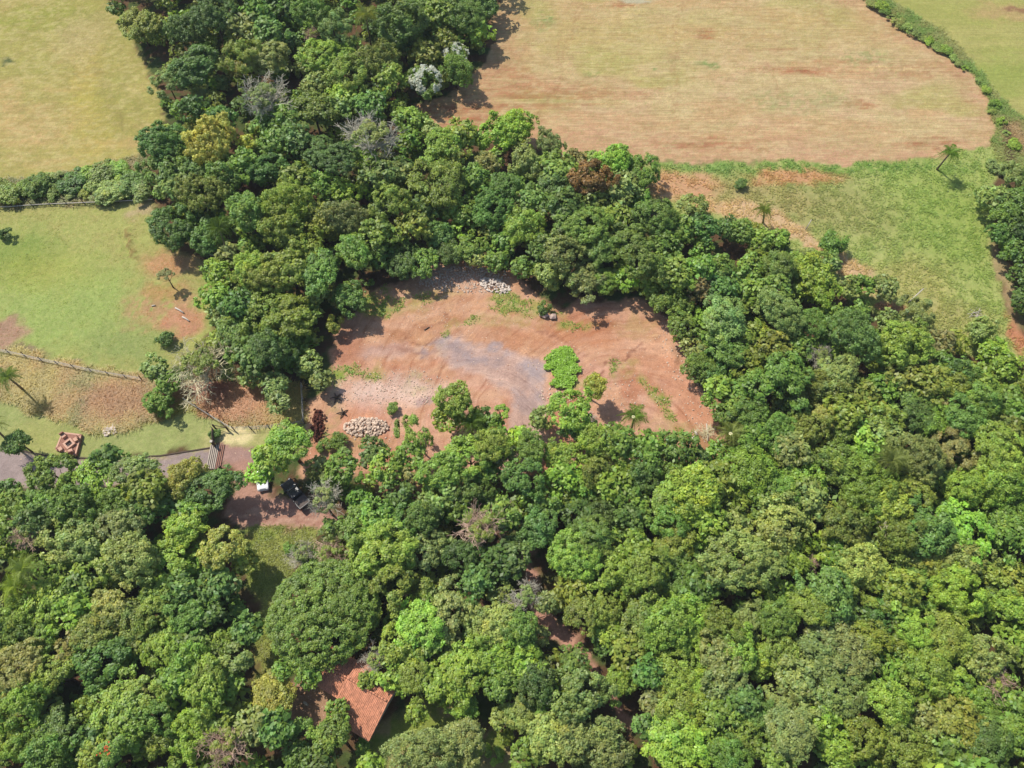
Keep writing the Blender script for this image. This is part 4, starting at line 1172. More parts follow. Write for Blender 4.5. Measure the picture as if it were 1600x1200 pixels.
for _ in range(5200):
    x, y = rng.uniform(-110, 110), rng.uniform(-8, 160)
    j, i = cell(x, y)
    if OPEN[j, i] > -0.9: continue
    px, py = to_px(np.array([x]), np.array([y]), 2.0)
    if not (-60 < px[0] < 1660 and -60 < py[0] < 1280): continue
    if n_b > 620: break
    n_b += 1
    Rm = rng.uniform(0.9, 2.3) * (0.7 if OPEN[j, i] > -2 else 1)
    add_canopy((x, y, Rm * rng.uniform(.5, 1.3)), Rm, 0.8, colour(rng.choice(['M', 'D', 'O', 'B', 'G']), rng), 'B')
me = np_mesh("undergrowth", np.vstack(SV), np.vstack(SF), M_LEAF_STUFF, False, {"tint": np.vstack(ST)})
tag(link("undergrowth", me), kind='stuff')

# ------------------------------------------------------------------ palms
def frond_mesh(seed, L=1.0, droop=0.75):
    rg = random.Random(seed)
    V, F = [], []
    N = 16
    pts = []
    for i in range(N + 1):
        t = i / N
        pts.append(Vector((L * (t - 0.12 * t * t), 0, 0.34 * math.sin(t * 2.0) * L - droop * L * t ** 2.4)))
    for i in range(N):      # rachis
        o = len(V)
        r = 0.014 * (1 - i / N) + 0.004
        V += [pts[i] + Vector((0, -r, 0)), pts[i] + Vector((0, r, 0)), pts[i + 1] + Vector((0, r, 0)), pts[i + 1] + Vector((0, -r, 0))]
        F.append((o, o + 1, o + 2, o + 3))
    for i in range(2, N + 1):
        t = i / N
        l = L * 0.34 * math.sin(math.pi * (0.12 + 0.82 * t)) + 0.03
        for s in (-1, 1):
            for q in range(2):
                if rg.random() < .15: continue
                p = pts[i] - (pts[i] - pts[i - 1]) * (q * .5)
                d = Vector((0.45 + rg.uniform(-.1, .1), s * (0.9 + rg.uniform(-.15, .1)), rg.uniform(-.6, .15))).normalized() * l * rg.uniform(.8, 1.1)
                o = len(V)
                wv = Vector((0.0125, 0, 0.004)) * L
                V += [p - wv, p + wv, p + d * 0.6 + wv + Vector((0, 0, 0.02)), p + d]
                F.append((o, o + 1, o + 2, o + 3))
    V = np.array([tuple(v) for v in V])
    T = np.ones((len(V), 3)) * np.random.default_rng(seed).uniform(.85, 1.15, (len(V), 1))
    return np_mesh("frond", V, np.array(F), M_LEAF, False, {"tint": T})


FRONDS = [frond_mesh(i, 1.0, d) for i, d in enumerate((0.45, 0.75, 1.0, 1.25))]
PALMS = [(1464, 264, 1484, 240, 5.0, 2.1, 'M', "lone palm tree on the green meadow, its shadow on the grass"), (30, 603, 13, 590, 5.2, 2.2, 'G', "slim palm tree in the dry grass at the left edge"),
         (985, 676, 991, 652, 5.2, 2.3, 'M', "palm tree with cream flower standing on the red clearing"), (1135, 705, 1142, 678, 5.5, 2.6, 'G', "palm tree with cream flower right of the clearing tip"),
         (738, 686, 737, 662, 4.6, 2.6, 'M', "drooping palm tree at the clearing's lower edge"), (1192, 348, 1194, 330, 3.6, 1.9, 'O', "short palm tree beside the bare strip of the meadow"),
         (345, 395, 343, 358, 8, 2.6, 'D', "shaded palm tree left in the forest above the pasture"), (574, 60, 572, 26, 9, 3.0, 'G', "feathery palm tree near the top of the forest"),
         (46, 925, 38, 890, 8, 2.6, 'G', "larger upper palm tree of the pair at the left edge"), (30, 945, 24, 915, 7, 2.4, 'L', "lower palm tree of the pair at the left edge"),
         (1385, 750, 1393, 720, 9, 2.7, 'Gl', "weeping pale palm tree in the right forest"), (-2, 690, -12, 664, 6.5, 2.2, 'G', "palm tree standing mostly outside the left edge of the photo")]
for (bx, by, hx, hy, h, fl, code, lb) in PALMS:
    # the hub is traced; the foot stands under it, a little aside where the palm leans
    hub = at(hx, hy, h)
    ft = at(bx, by, 0)
    d = ft[:2] - hub[:2]
    ln = np.linalg.norm(d)
    if ln > 1.2: d = d / ln * 1.2
    ft = hub[:2] + d
    root = empty("palm_tree", (ft[0], ft[1], ground_z(ft[0], ft[1])), 0)
    tag(root, lb, "palm", "palm trees")
    off = hub[:2] - ft
    m = MB()
    m.tube([(0, 0, -0.1), (off[0] * .3, off[1] * .3, h * .4), (off[0] * .7, off[1] * .7, h * .75), (off[0], off[1], h)], [0.2, .15, .13, .14], 8)
    m.build("trunk", M_PALM_TRUNK, root, True)
    nf = 18
    cc = colour(code, rng)
    for k in range(nf):
        a = 2.39996 * k + rng.uniform(-.2, .2)
        lev = k / nf
        f = link("frond", FRONDS[min(3, int(lev * 4))], root, (off[0], off[1], h - 0.02), (rng.uniform(-.2, .2), R(-42 + 58 * lev) + rng.uniform(-.1, .1), a), (fl * rng.uniform(.85, 1.1),) * 3)
        f.color = cc
    if 'cream flower' in lb:
        m = MB()
        for q in range(7):
            a = q * .9
            m.tube([(0, 0, 0), (math.cos(a) * .16, math.sin(a) * .16, .3), (math.cos(a) * .3, math.sin(a) * .3, .22)], [.1, .13, .05], 5)
        m.build("flower_spray", M_FLOWER, root, True, (off[0] - .25, off[1] - .35, h + .55))

# young slim trees standing clear
for (bx, by, hx, hy, r, code, lb) in ((263, 437, 258, 430, 13, 'G', "young slim tree on the bare pasture soil"),):
    h = 3.4
    c = at(hx, hy, h)
    root = empty("young_tree", (c[0], c[1], 0), 0)
    tag(root, lb, "tree")
    cr = link("crown", CROWNS['Ms'][0], root, (0, 0, h), (0, 0, 0), (1.5, 1.5, .9))
    cr.color = colour(code, rng)
    link("trunk", TRUNKS[0], root, (0, 0, 0), (0, 0, 0), (2.6, 2.6, h))

# ------------------------------------------------------------------ low plants
def tuft_field(name, pts, cols, h0, h1, blades, spread, mat=None, w=0.05):
    V, F, T, o = [], [], [], 0
    rg = np.random.default_rng(len(pts))
    n = len(pts)
    B = np.repeat(np.asarray(pts), blades, 0)
    C = np.repeat(np.asarray(cols), blades, 0)
    m = len(B)
    a = rg.uniform(0, 6.28, m)
    rad = rg.uniform(0, spread, m)
    base = B + np.stack([np.cos(a) * rad, np.sin(a) * rad, np.zeros(m)], 1)
    h = rg.uniform(h0, h1, m)
    lean = np.stack([np.cos(a), np.sin(a), np.zeros(m)], 1) * (h * rg.uniform(.7, 1.9, m))[:, None]
    tv = np.stack([-np.sin(a), np.cos(a), np.zeros(m)], 1) * (w * rg.uniform(.6, 1.5, m))[:, None]
    mid = base + lean * .5 + np.array([0, 0, 1]) * (h * .5)[:, None]
    tip = base + lean + np.array([0, 0, 1]) * (h * .55)[:, None]
    V = np.stack([base - tv * .3, mid - tv, tip, mid + tv], 1).reshape(-1, 3)
    F = np.arange(4 * m).reshape(m, 4)
    T = np.repeat(C * (1.45 + rg.normal(0, .18, (m, 1))), 4, 0)
    return tag(link(name, np_mesh(name, V, F, mat or M_GRASS, False, {"tint": np.clip(T, 0.01, .8)})), kind='stuff')


def scatter(zone_name, n, cond=None):
    out = []
    sd = ZONES[zone_name]
    jj, ii = np.where(sd > 0.2)
    px, py = to_px(X[jj, ii], Y[jj, ii])
    ok = (px > -60) & (px < 1660) & (py > -40) & (py < 1240)
    jj, ii = jj[ok], ii[ok]
    k = rng.integers(0, len(jj), n * 3)
    jj, ii = jj[k], ii[k]
    if cond is not None:
        m = cond[jj, ii] > rng.random(len(jj))
        jj, ii = jj[m], ii[m]
    jj, ii = jj[:n], ii[:n]
    off = rng.uniform(-.3, .3, (len(jj), 2))
    return np.stack([X[jj, ii] + off[:, 0], Y[jj, ii] + off[:, 1], ZH[jj, ii]], 1), ALB[jj, ii]


pt, al = scatter("meadow", 4500, sstep(0.3, 0.75, N2 * .5 + N3 * .5) * MASK[..., 1])
tuft_field("meadow_weeds", pt, al * np.array([0.86, 0.98, 0.76]), 0.15, 0.5, 7, 0.28)
pt, al = scatter("dry_grass", 8000, MASK[..., 1])
tuft_field("tall_dry_grass", pt, al * np.array([1.08, 1.04, 0.9]), 0.25, 0.7, 7, 0.35, w=0.035)
pt, al = scatter("pasture", 1800, MASK[..., 1] * sstep(0.3, 0.75, N2 * .5 + N3 * .5))
tuft_field("pasture_grass", pt, al * np.array([1.1, 1.12, 1.0]), 0.04, 0.12, 6, 0.3)
pt, al = scatter("grass_verge", 2500)
tuft_field("verge_grass", pt, al * np.array([0.95, 1.02, 0.85]), 0.2, 0.6, 7, 0.3)
pt, al = scatter("hedge_bank", 3500)
tuft_field("bank_grass", pt, al * np.array([0.85, 1.0, 0.75]), 0.2, 0.7, 7, 0.3)
pt, al = scatter("red_clearing", 1700, (MASK[..., 1] > 0.4) * 1.0)
tuft_field("clearing_weeds", pt, np.tile(lin(128, 156, 60, .8), (len(pt), 1)) * (0.85 + .3 * rng.random((len(pt), 1))), 0.12, 0.4, 7, 0.25)
pt, al = scatter("grass_clearing", 900)
tuft_field("clearing_grass", pt, al, 0.1, 0.3, 6, 0.3)

# bright green leafy crop in the clearing
patch = wpoly([(856, 556), (866, 548), (890, 547), (900, 562), (906, 580), (898, 598), (880, 608), (862, 600), (860, 580), (852, 570)])
sdp = poly_sd(X + (N3 - .5) * 2.2, Y + (N2 - .5) * 2.2, patch)
jj, ii = np.where(sdp > 0)
pts = []
for _ in range(5200):
    k = int(rng.integers(len(jj)))
    pts.append((X[jj[k], ii[k]] + rng.uniform(-.25, .25), Y[jj[k], ii[k]] + rng.uniform(-.25, .25), 0.1 + 0.45 * N3[jj[k], ii[k]] + min(.3, sdp[jj[k], ii[k]] * .3) + rng.uniform(-.12, .16)))
pts = np.array(pts)
n = len(pts)
nr = unit(rng.normal(size=(n, 3)) * .45 + np.array([0, 0, 1]))
t1 = unit(np.cross(nr, unit(rng.normal(size=(n, 3)))))
t2 = np.cross(nr, t1)
s = rng.uniform(.1, .24, n)[:, None]
V = np.stack([pts - t1 * s, pts - t2 * s * .7, pts + t1 * s, pts + t2 * s * .7], 1).reshape(-1, 3)
tc_ = lin(156, 194, 70, 1.0)[None] * (0.75 + .45 * rng.random((n, 1)))
tag(link("leafy_crop", np_mesh("leafy_crop", V, np.arange(4 * n).reshape(n, 4), M_GRASS, False, {"tint": np.repeat(tc_, 4, 0)})), kind='stuff')

# ------------------------------------------------------------------ stones
def stone_mesh(seed, mat):
    rg = np.random.default_rng(seed)
    bm_v = []
    t = (1 + 5 ** .5) / 2
    v = unit(np.array([(-1, t, 0), (1, t, 0), (-1, -t, 0), (1, -t, 0), (0, -1, t), (0, 1, t), (0, -1, -t), (0, 1, -t), (t, 0, -1), (t, 0, 1), (-t, 0, -1), (-t, 0, 1)], float))
    f = [(0, 11, 5), (0, 5, 1), (0, 1, 7), (0, 7, 10), (0, 10, 11), (1, 5, 9), (5, 11, 4), (11, 10, 2), (10, 7, 6), (7, 1, 8), (3, 9, 4), (3, 4, 2), (3, 2, 6), (3, 6, 8), (3, 8, 9), (4, 9, 5), (2, 4, 11), (6, 2, 10), (8, 6, 7), (9, 8, 1)]
    v = v * rg.uniform(.75, 1.2, (12, 1)) * np.array([1, rg.uniform(.6, .9), rg.uniform(.5, .75)])
    return np_mesh("stone", v, np.array(f), mat)


STONES = [stone_mesh(i, M_STONE) for i in range(7)]
WSTONES = [stone_mesh(20 + i, M_WHITE_STONE) for i in range(5)]
ROCKS = [stone_mesh(40 + i, M_ROCK) for i in range(3)]


def heap(name, px, py, rx, ry, n, hgt, meshes, s0, s1, label, cat, rot=0.0):
    c = at(px, py)
    k = depth(c) / FPX
    a, b = rx * k, ry * k / .85
    root = empty(name, (c[0], c[1], ground_z(c[0], c[1])), rot)
    tag(root, label, cat)
    for q in range(n):
        w_, u = rng.uniform(0, 6.28), math.sqrt(rng.random())
        x, y = a * u * math.cos(w_), b * u * math.sin(w_)
        z = hgt * (1 - u ** 2) * rng.uniform(.3, 1.0)
        s = rng.uniform(s0, s1)
        link("stone", meshes[q % len(meshes)], root, (x, y, z + s * .3), (rng.uniform(-.5, .5), rng.uniform(-.5, .5), rng.uniform(0, 6.28)), (s, s * rng.uniform(.8, 1.1), s * rng.uniform(.8, 1.1)))
    return root


heap("stone_pile", 572, 668, 35, 14, 280, 0.8, STONES, .18, .36, "long heap of pale stones at the lower left of the red clearing", "stone pile")
heap("stone_pile", 774, 447, 25, 11, 150, 0.6, WSTONES, .16, .34, "white stone heap at the forest edge on top of the clearing", "stone pile", -0.4)
heap("rubble_pile", 172, 671, 12, 10, 90, 0.3, WSTONES, .12, .26, "patch of white rubble on the lawn right of the fire pit", "rubble")
for (px, py, s, lb) in ((846, 492, .62, "left pale boulder of three at the forest edge"), (852, 494, .7, "middle pink boulder of three at the forest edge"), (864, 496, .75, "right grey boulder of three at the forest edge")):
    c = at(px, py)
    b = link("boulder", ROCKS[px % 3], None, (c[0], c[1], .3), (.2, .1, px), (s, s, s * 1.1))
    tag(b, lb, "boulder", "boulders at the forest edge")

# loose stones lying on the clearing: nobody could count them
V, F, o = [], [], 0
bases = []
for i in range(6):
    m = STONES[i]
    co = np.empty(len(m.vertices) * 3, np.float32); m.vertices.foreach_get("co", co)
    bases.append((co.reshape(-1, 3), np.array([tuple(p.vertices) for p in m.polygons])))
for (px, py, rx, ry, n, s0, s1) in ((615, 608, 85, 24, 420, .06, .2), (728, 436, 62, 20, 620, .08, .3), (1060, 540, 24, 60, 160, .06, .22), (1085, 620, 20, 50, 120, .06, .2), (985, 615, 50, 20, 60, .06, .22), (870, 622, 26, 18, 110, .08, .26), (690, 470, 90, 40, 160, .05, .14), (900, 560, 140, 70, 160, .05, .13), (640, 560, 90, 80, 160, .05, .12), (1100, 690, 30, 16, 40, .05, .2), (580, 690, 60, 16, 60, .08, .22), (600, 760, 120, 40, 60, .06, .2)):
    c = at(px, py); k = depth(c) / FPX
    for q in range(n):
        w_, u = rng.uniform(0, 6.28), math.sqrt(rng.random()) * (1 + abs(rng.normal(0, .15)))
        x, y = c[0] + rx * k * u * math.cos(w_), c[1] + ry * k / .85 * u * math.sin(w_)
        s = rng.uniform(s0, s1) * rng.uniform(.6, 1)
        bv, bf = bases[q % 6]
        a = rng.uniform(0, 6.28)
        V.append(np.stack([(bv[:, 0] * math.cos(a) - bv[:, 1] * math.sin(a)) * s + x, (bv[:, 0] * math.sin(a) + bv[:, 1] * math.cos(a)) * s + y, bv[:, 2] * s + ground_z(x, y) + s * .2], 1))
        F.append(bf + o); o += len(bv)
tag(link("loose_stones", np_mesh("loose_stones", np.vstack(V), np.vstack(F), M_STONE)), kind='stuff')

# dark red heap of dug soil beside the fence
c0, c1 = at(500, 640), at(494, 692)
root = empty("soil_heap", ((c0[0] + c1[0]) / 2, (c0[1] + c1[1]) / 2, 0))
tag(root, "long dark red heap of dug soil at the clearing's left edge", "soil heap")
n = 26
V, F = [], []
root_x0 = lambda t: (c0[0] + (c1[0] - c0[0]) * t) - root.location.x
for i in range(n):
    for j in range(12):
        t, u = i / (n - 1), j / 11
        x = (c0[0] + (c1[0] - c0[0]) * t) - root.location.x + (u - .5) * 2.3
        wv = (.3 + .85 * vnoise(np.array([t * 9.0]), np.array([.5]), 9)[0]) * (.45 + .55 * math.sin(math.pi * t) ** .6)
        x = root_x0(t) + (u - .5) * 2.3 * wv + .5 * (vnoise(np.array([t * 4.0]), np.array([7.5]), 3)[0] - .5)
        y = (c0[1] + (c1[1] - c0[1]) * t) - root.location.y
        hh = math.sin(math.pi * u) ** .8 * math.sin(math.pi * min(1, t * 1.0)) ** .4
        z = hh * (0.6 + rng.uniform(-.35, .45))
        V.append((x + rng.uniform(-.1, .1), y + rng.uniform(-.1, .1), max(-0.05, z)))
for i in range(n - 1):
    for j in range(11):
        q = i * 12 + j
        F.append((q, q + 12, q + 13, q + 1))
link("soil", np_mesh("soil", np.array(V), np.array(F), M_RED_CLOD), root)
CLODS = [stone_mesh(60 + i, M_RED_CLOD) for i in range(4)]
for q in range(45):
    t = rng.random()
    s = rng.uniform(.12, .34)
    link("clod", CLODS[q % 4], root, (c0[0] + (c1[0] - c0[0]) * t - root.location.x + rng.normal(0, .75), c0[1] + (c1[1] - c0[1]) * t - root.location.y, rng.uniform(.1, .7)), (rng.random(), rng.random(), rng.random() * 6), (s, s, s))

# logs and poles
def log(px0, py0, px1, py1, r, mat, name, label, cat, group=None, z0=None, z1=None):
    a, b = at(px0, py0, z0 if z0 is not None else r), at(px1, py1, z1 if z1 is not None else r)
    c = (a + b) / 2
    m = MB()
    mid = (a + b) / 2 + np.array([0.04, 0.03, 0.02])
    m.tube([a - c, mid - c, b - c], [r, r * .92, r * .8], 8)
    o = m.build(name, mat, None, True, c)
    return tag(o, label, cat, group)


log(1086, 674, 1089, 680, .2, M_WOOD_PALE, "log", "upper pale log of two on weeds at the clearing tip", "log", "cut logs at the clearing tip")
log(1081, 686, 1087, 681, .2, M_WOOD_PALE, "log", "lower pale log of two on weeds at the clearing tip", "log", "cut logs at the clearing tip")
log(1104, 662, 1106, 690, .12, M_WOOD_PALE, "fallen_branch", "long pale branch lying under the dead brush heap", "branch")
log(274, 481, 287, 489, .14, M_WOOD_PALE, "log", "upper white log on the red pasture soil", "log", "white logs by the pasture trees")
log(285, 495, 296, 502, .14, M_WOOD_PALE, "log", "lower white log on the red pasture soil", "log", "white logs by the pasture trees")
log(237, 478, 243, 477, .1, M_WOOD_PALE, "log", "tiny white log alone on the red pasture patch", "log")
log(321, 398, 338, 399, .14, M_WOOD_PALE, "log", "grey log in the shade of the large dark pasture tree", "log")
log(663, 516, 671, 511, .12, M_WOOD_DARK, "log", "dark short log on red soil in the middle of the clearing", "log")
log(474, 1097, 481, 1102, .16, M_WOOD_PALE, "log", "white log on the yard left of the tiled roof", "log")
log(1258, 360, 1268, 343, .09, M_WOOD_PALE, "wooden_pole", "thin pale pole leaning over the meadow weeds", "pole", None, 0.0, 1.8)
log(1419, 473, 1443, 451, .1, M_WOOD_PALE, "wooden_pole", "grey pole leaning above the trees below the meadow", "pole", None, 2.5, 3.2)
root = empty("branch_pile", at(1522, 492)); tag(root, "small heap of white sticks on the lower meadow", "branch pile")
for q in range(9):
    a = rng.uniform(0, 3.14); l = rng.uniform(.6, 1.4)
    m = MB(); m.tube([(-math.cos(a) * l, -math.sin(a) * l, .1 + .03 * q), (math.cos(a) * l, math.sin(a) * l, .12 + .04 * q)], [.06, .03], 5)
    m.build("stick", M_WOOD_PALE, root, False, (rng.uniform(-.5, .5), rng.uniform(-.5, .5), 0))
# dead roots and stumps on the clearing's left
for (px, py, lb) in ((526, 622, "upper dark tree stump at the clearing's left edge"), (536, 646, "lower dark tree stump at the clearing's left edge")):
    c = at(px, py); root = empty("tree_stump", c); tag(root, lb, "stump", "dark stumps on the clearing")
    m = MB(); m.tube([(0, 0, -.05), (.05, .02, .35), (.15, -.05, .7)], [.32, .2, .14], 8); m.build("stump", M_WOOD_DARK, root, True)
    for q in range(5):
        a = q * 1.25 + px
        m = MB(); m.tube([(0, 0, .25), (math.cos(a) * .5, math.sin(a) * .5, .3), (math.cos(a) * 1.0, math.sin(a) * 1.0, .02)], [.14, .1, .04], 5); m.build("root", M_WOOD_DARK, root, True)

# ------------------------------------------------------------------ fences
def fence(name, label, pts, spacing, h, rails, post_mat, rail_mat, rail_r, post_r=.08, lean=0.0):
    W = [at(x, y) for x, y in pts]
    root = empty(name, (W[0][0], W[0][1], 0)); tag(root, label, "fence")
    seg = [np.linalg.norm(W[i + 1] - W[i]) for i in range(len(W) - 1)]
    tot = sum(seg)
    n = max(2, int(round(tot / spacing)) + 1)
    pos = []
    for q in range(n):
        s = tot * q / (n - 1)
        i = 0
        while i < len(seg) - 1 and s > seg[i]: s -= seg[i]; i += 1
        pos.append(W[i] + (W[i + 1] - W[i]) * min(1, s / seg[i]))
    m = MB(); m.tube([(0, 0, -.1), (0, 0, h * .5), (0.0, 0, h)], [post_r, post_r * .95, post_r * .85], 6)
    pm = m.mesh("post", post_mat)
    for p in pos:
        link("post", pm, root, (p[0] - W[0][0], p[1] - W[0][1], ground_z(p[0], p[1])), (rng.normal(0, .05) + lean, rng.normal(0, .05) - lean, rng.uniform(0, 6)), (1, 1, rng.uniform(.92, 1.08)))
    for z in rails:
        m = MB()
        off = rail_r + post_r
        pp = []
        for q, p in enumerate(pos):
            pp.append((p[0] - W[0][0], p[1] - W[0][1] - off, ground_z(p[0], p[1]) + z + rng.normal(0, .02)))
        m.tube(pp, rail_r, 5)
        m.build("rail" if rail_r > .03 else "wire", rail_mat, root)
    return root


fence("pasture_fence", "long fence with a pale rail below the hedge, upper left", [(-60, 329), (0, 325), (60, 321), (140, 318), (225, 314), (240, 313)], 2.9, 1.5, (.45,), M_WOOD_DARK, M_WOOD_PALE, .075, .08)
fence("wire_fence", "wire fence with pale rail between pasture and dry grass", [(-60, 536), (0, 549), (40, 558), (80, 567), (100, 571), (150, 582), (222, 594)], 2.7, 1.3, (.3, .75, 1.1), M_WOOD_DARK, M_WOOD_PALE, .034, .08)
fence("corner_fence", "wire fence running along the lawn to the road gate brace", [(290, 626), (325, 648), (348, 662), (366, 672)], 2.6, 1.4, (.5, .9, 1.2), M_WOOD_DARK, M_WIRE, .02, .09)
fence("lawn_fence", "leaning post fence between the lawn and the red soil heap", [(366, 672), (382, 672), (416, 670), (445, 667), (476, 662)], 2.8, 1.4, (.5, .9, 1.25), M_WOOD_DARK, M_WIRE, .022, .09)
fence("roadside_fence", "dark rail fence below the paved road at the left edge", [(-40, 782), (33, 777), (62, 773), (120, 768)], 2.4, 1.2, (.6, 1.05), M_WOOD_DARK, M_WOOD_DARK, .06, .1)
fence("side_fence", "short fence climbing to the clearing behind the grey bushes", [(476, 662), (474, 630), (473, 605)], 2.2, 1.4, (.5, .9, 1.25), M_WOOD_PALE, M_WIRE, .022, .08)
# low brick kerb along the paved road
for pts, nm, lb in (([(-60, 690), (0, 698), (70, 711.5), (140, 716.5), (250, 712.5), (334, 699)], "road_kerb", "low dark kerb along the upper side of the paved road"),):
    m = MB()
    W = [at(x, y) for x, y in pts]
    for a, b in zip(W[:-1], W[1:]):
        d = b - a; L_ = np.linalg.norm(d)
        m.box(((a + b) / 2)[:2].tolist() + [.06], (L_, .18, .14), math.atan2(d[1], d[0]))
    tag(m.build(nm, M_WOOD_DARK), lb, "kerb")
# road gate: brace, post, open leaf, cattle grid
c = at(338, 700)
root = empty("road_gate", (c[0], c[1], 0)); tag(root, "open dark wooden gate with white topped post across the road", "gate")
P0 = at(336, 697) - c
m = MB(); m.box((P0[0], P0[1], .85), (.26, .26, 1.7)); m.build("post", M_WOOD_DARK, root)
m = MB(); m.box((P0[0], P0[1], 1.74), (.36, .36, .08)); m.build("post_cap", M_WALL, root)
P1 = at(336, 674) - c
dv = P1 - P0
ang = math.atan2(dv[1], dv[0])
for q in range(6):
    m = MB(); m.box((P0[0] + dv[0] * .5, P0[1] + dv[1] * .5, .3 + q * .23), (np.linalg.norm(dv), .06, .13), ang); m.build("board", M_WOOD_DARK, root)
P2 = at(337, 670) - c; P3 = at(357, 673) - c
for p in (P2, P3):
    m = MB(); m.box((p[0], p[1], .75), (.18, .18, 1.5)); m.build("post", M_WOOD_DARK, root)
dv = P3 - P2
m = MB(); m.tube([(P2[0], P2[1], 1.25), (P3[0], P3[1], 1.25)], .06, 6); m.tube([(P2[0], P2[1], .1), (P3[0], P3[1], 1.2)], .05, 6); m.build("brace", M_WOOD_DARK, root)
P4 = at(348, 735) - c
m = MB(); m.box((P4[0], P4[1], .8), (.24, .24, 1.6)); m.build("post", M_WOOD_DARK, root)
c = at(337, 714)
root = empty("cattle_grid", (c[0], c[1], 0)); tag(root, "cattle grid of pale and rusty rails across the road at the gate", "cattle grid")
m = MB(); m.box((0, 0, .03), (2.1, 3.9, .05)); m.build("pit_floor", M_ASH, root)
for q in range(8):
    x = -.95 + q * .27
    m = MB(); m.box((x, 0, .1), (.13, 3.8, .1)); o = m.build("rail", M_CONCRETE if q < 5 else M_PAVER, root)

# ------------------------------------------------------------------ fire pit patio
cs = [at(100, 677.5), at(130.5, 681), at(121.5, 714), at(89.5, 704)]
c = sum(cs) / 4
root = empty("fire_pit_patio", (c[0], c[1], 0)); tag(root, "raised square brick patio on the lawn above the road", "patio")
H = .55
m = MB()
q = [(p - c) for p in cs]
vs = [(p[0], p[1], -.1) for p in q] + [(p[0], p[1], H) for p in q]
m.add(vs, [(0, 1, 2, 3), (7, 6, 5, 4), (0, 4, 5, 1), (1, 5, 6, 2), (2, 6, 7, 3), (3, 7, 4, 0)])
m.build("platform", M_PAVER, root)
e = q[1] - q[0]
rz = math.atan2(e[1], e[0])
m = MB()
for i in range(4):
    a, b = q[i], q[(i + 1) % 4]
    a2, b2 = a * .93, b * .93
    mid = (a2 + b2) / 2; d = b2 - a2
    m.box((mid[0], mid[1], H + .03), (np.linalg.norm(d) - .3, .22, .055), math.atan2(d[1], d[0]))
m.build("border", M_BRICK, root)
m = MB()
for i in range(-6, 7):
    for j in range(-6, 7):
        u, v = i * .24, j * .24
        x, y = u * math.cos(rz) - v * math.sin(rz), u * math.sin(rz) + v * math.cos(rz)
        if max(abs(u), abs(v)) < 1.35 and max(abs(u), abs(v)) > .75: m.box((x, y, H + .012), (.22, .22, .02), rz)
tag(m.build("paving", M_PAVER, root), kind='stuff')
rp = rz + R(35) - R(0)
pc = at(109.5, 694.5, H)
root2 = empty("fire_pit", (pc[0], pc[1], H), 0); tag(root2, "square pale brick fire pit in the middle of the patio", "fire pit")
ed = at(116, 697) - at(107, 704)
rp = math.atan2(ed[1], ed[0])
root2.rotation_euler = (0, 0, rp)
for (x, y, dx, dy) in ((0, -.52, 1.3, .26), (0, .52, 1.3, .26), (-.52, 0, .26, .776), (.52, 0, .26, .776)):
    m = MB(); m.box((x, y, .2), (dx, dy, .4)); m.build("side_wall", M_BRICK, root2)
m = MB(); m.box((0, 0, .06), (.77, .77, .1)); m.tube([(-.25, -.2, .14), (.25, .15, .16)], .05, 5); m.tube([(-.2, .2, .14), (.2, -.2, .17)], .05, 5); m.build("ash_bed", M_ASH, root2)
for (px, py, lb) in ((101, 682.5, "pale brick seat at the upper left of the fire pit"), (120, 688, "pale brick seat at the upper right of the fire pit"), (96, 703, "pale brick seat at the lower left of the fire pit"), (112, 706, "pale brick seat at the lower right of the fire pit")):
    p = at(px, py, H)
    d = pc - p
    s = empty("brick_seat", (p[0], p[1], H), math.atan2(d[1], d[0])); tag(s, lb, "seat", "brick seats round the fire pit")
    m = MB(); m.box((0, 0, .22), (.55, .6, .44)); m.build("seat", M_BRICK, s)
    m = MB(); m.box((-.36, 0, .42), (.15, .62, .84)); m.build("backrest", M_PAVER, s)

# ------------------------------------------------------------------ house
rA, rB, eB = at(497, 1032, 4.7), at(607, 1097, 4.7), at(569, 1147, 3.0)
u = (rB - rA); Lr = np.linalg.norm(u[:2]); u = u / np.linalg.norm(u)
v = np.array([u[1], -u[0], 0.0])
if np.dot(eB - rB, v) < 0: v = -v
run = abs(np.dot(eB - rB, v))
hr, he = 4.7, 3.0
root = empty("tiled_house", (rA[0], rA[1], 0), math.atan2(u[1], u[0]))
tag(root, "small house with an orange clay tile gable roof among trees", "house")
sgn = 1 if np.dot(v, np.array([-u[1], u[0], 0])) > 0 else -1      # local +y or -y is the visible slope


sl = (hr - he) / (run + .4)
XM = Lr * .42                       # the main block; a lower wing lies beyond it


def slope(side, xa, xb, run_, hr_, name="roof_tiles"):
    m = MB()
    nC, nK = int((xb - xa) / .2), int(run_ / .36)
    for i in range(nC):
        x0 = xa + (xb - xa) * i / nC; wd = (xb - xa) / nC
        for k in range(nK):
            y0, y1 = run_ * k / nK, run_ * (k + 1.12) / nK
            z0, z1 = hr_ - sl * y0, hr_ - sl * y1 + .045
            jz = rng.uniform(-.008, .012); jx = rng.uniform(-.012, .012)
            vs = []
            for (y, z) in ((y0, z0), (y1, z1)):
                for (fx, fz) in ((0, 0.0), (.25, .036), (.7, .036), (.95, 0)):
                    vs.append((x0 + wd * fx + jx, side * y, z + fz + jz))
            m.add(vs, [(0, 1, 5, 4), (1, 2, 6, 5), (2, 3, 7, 6)])
    return tag(m.build(name, M_TILE, root), kind='stuff')


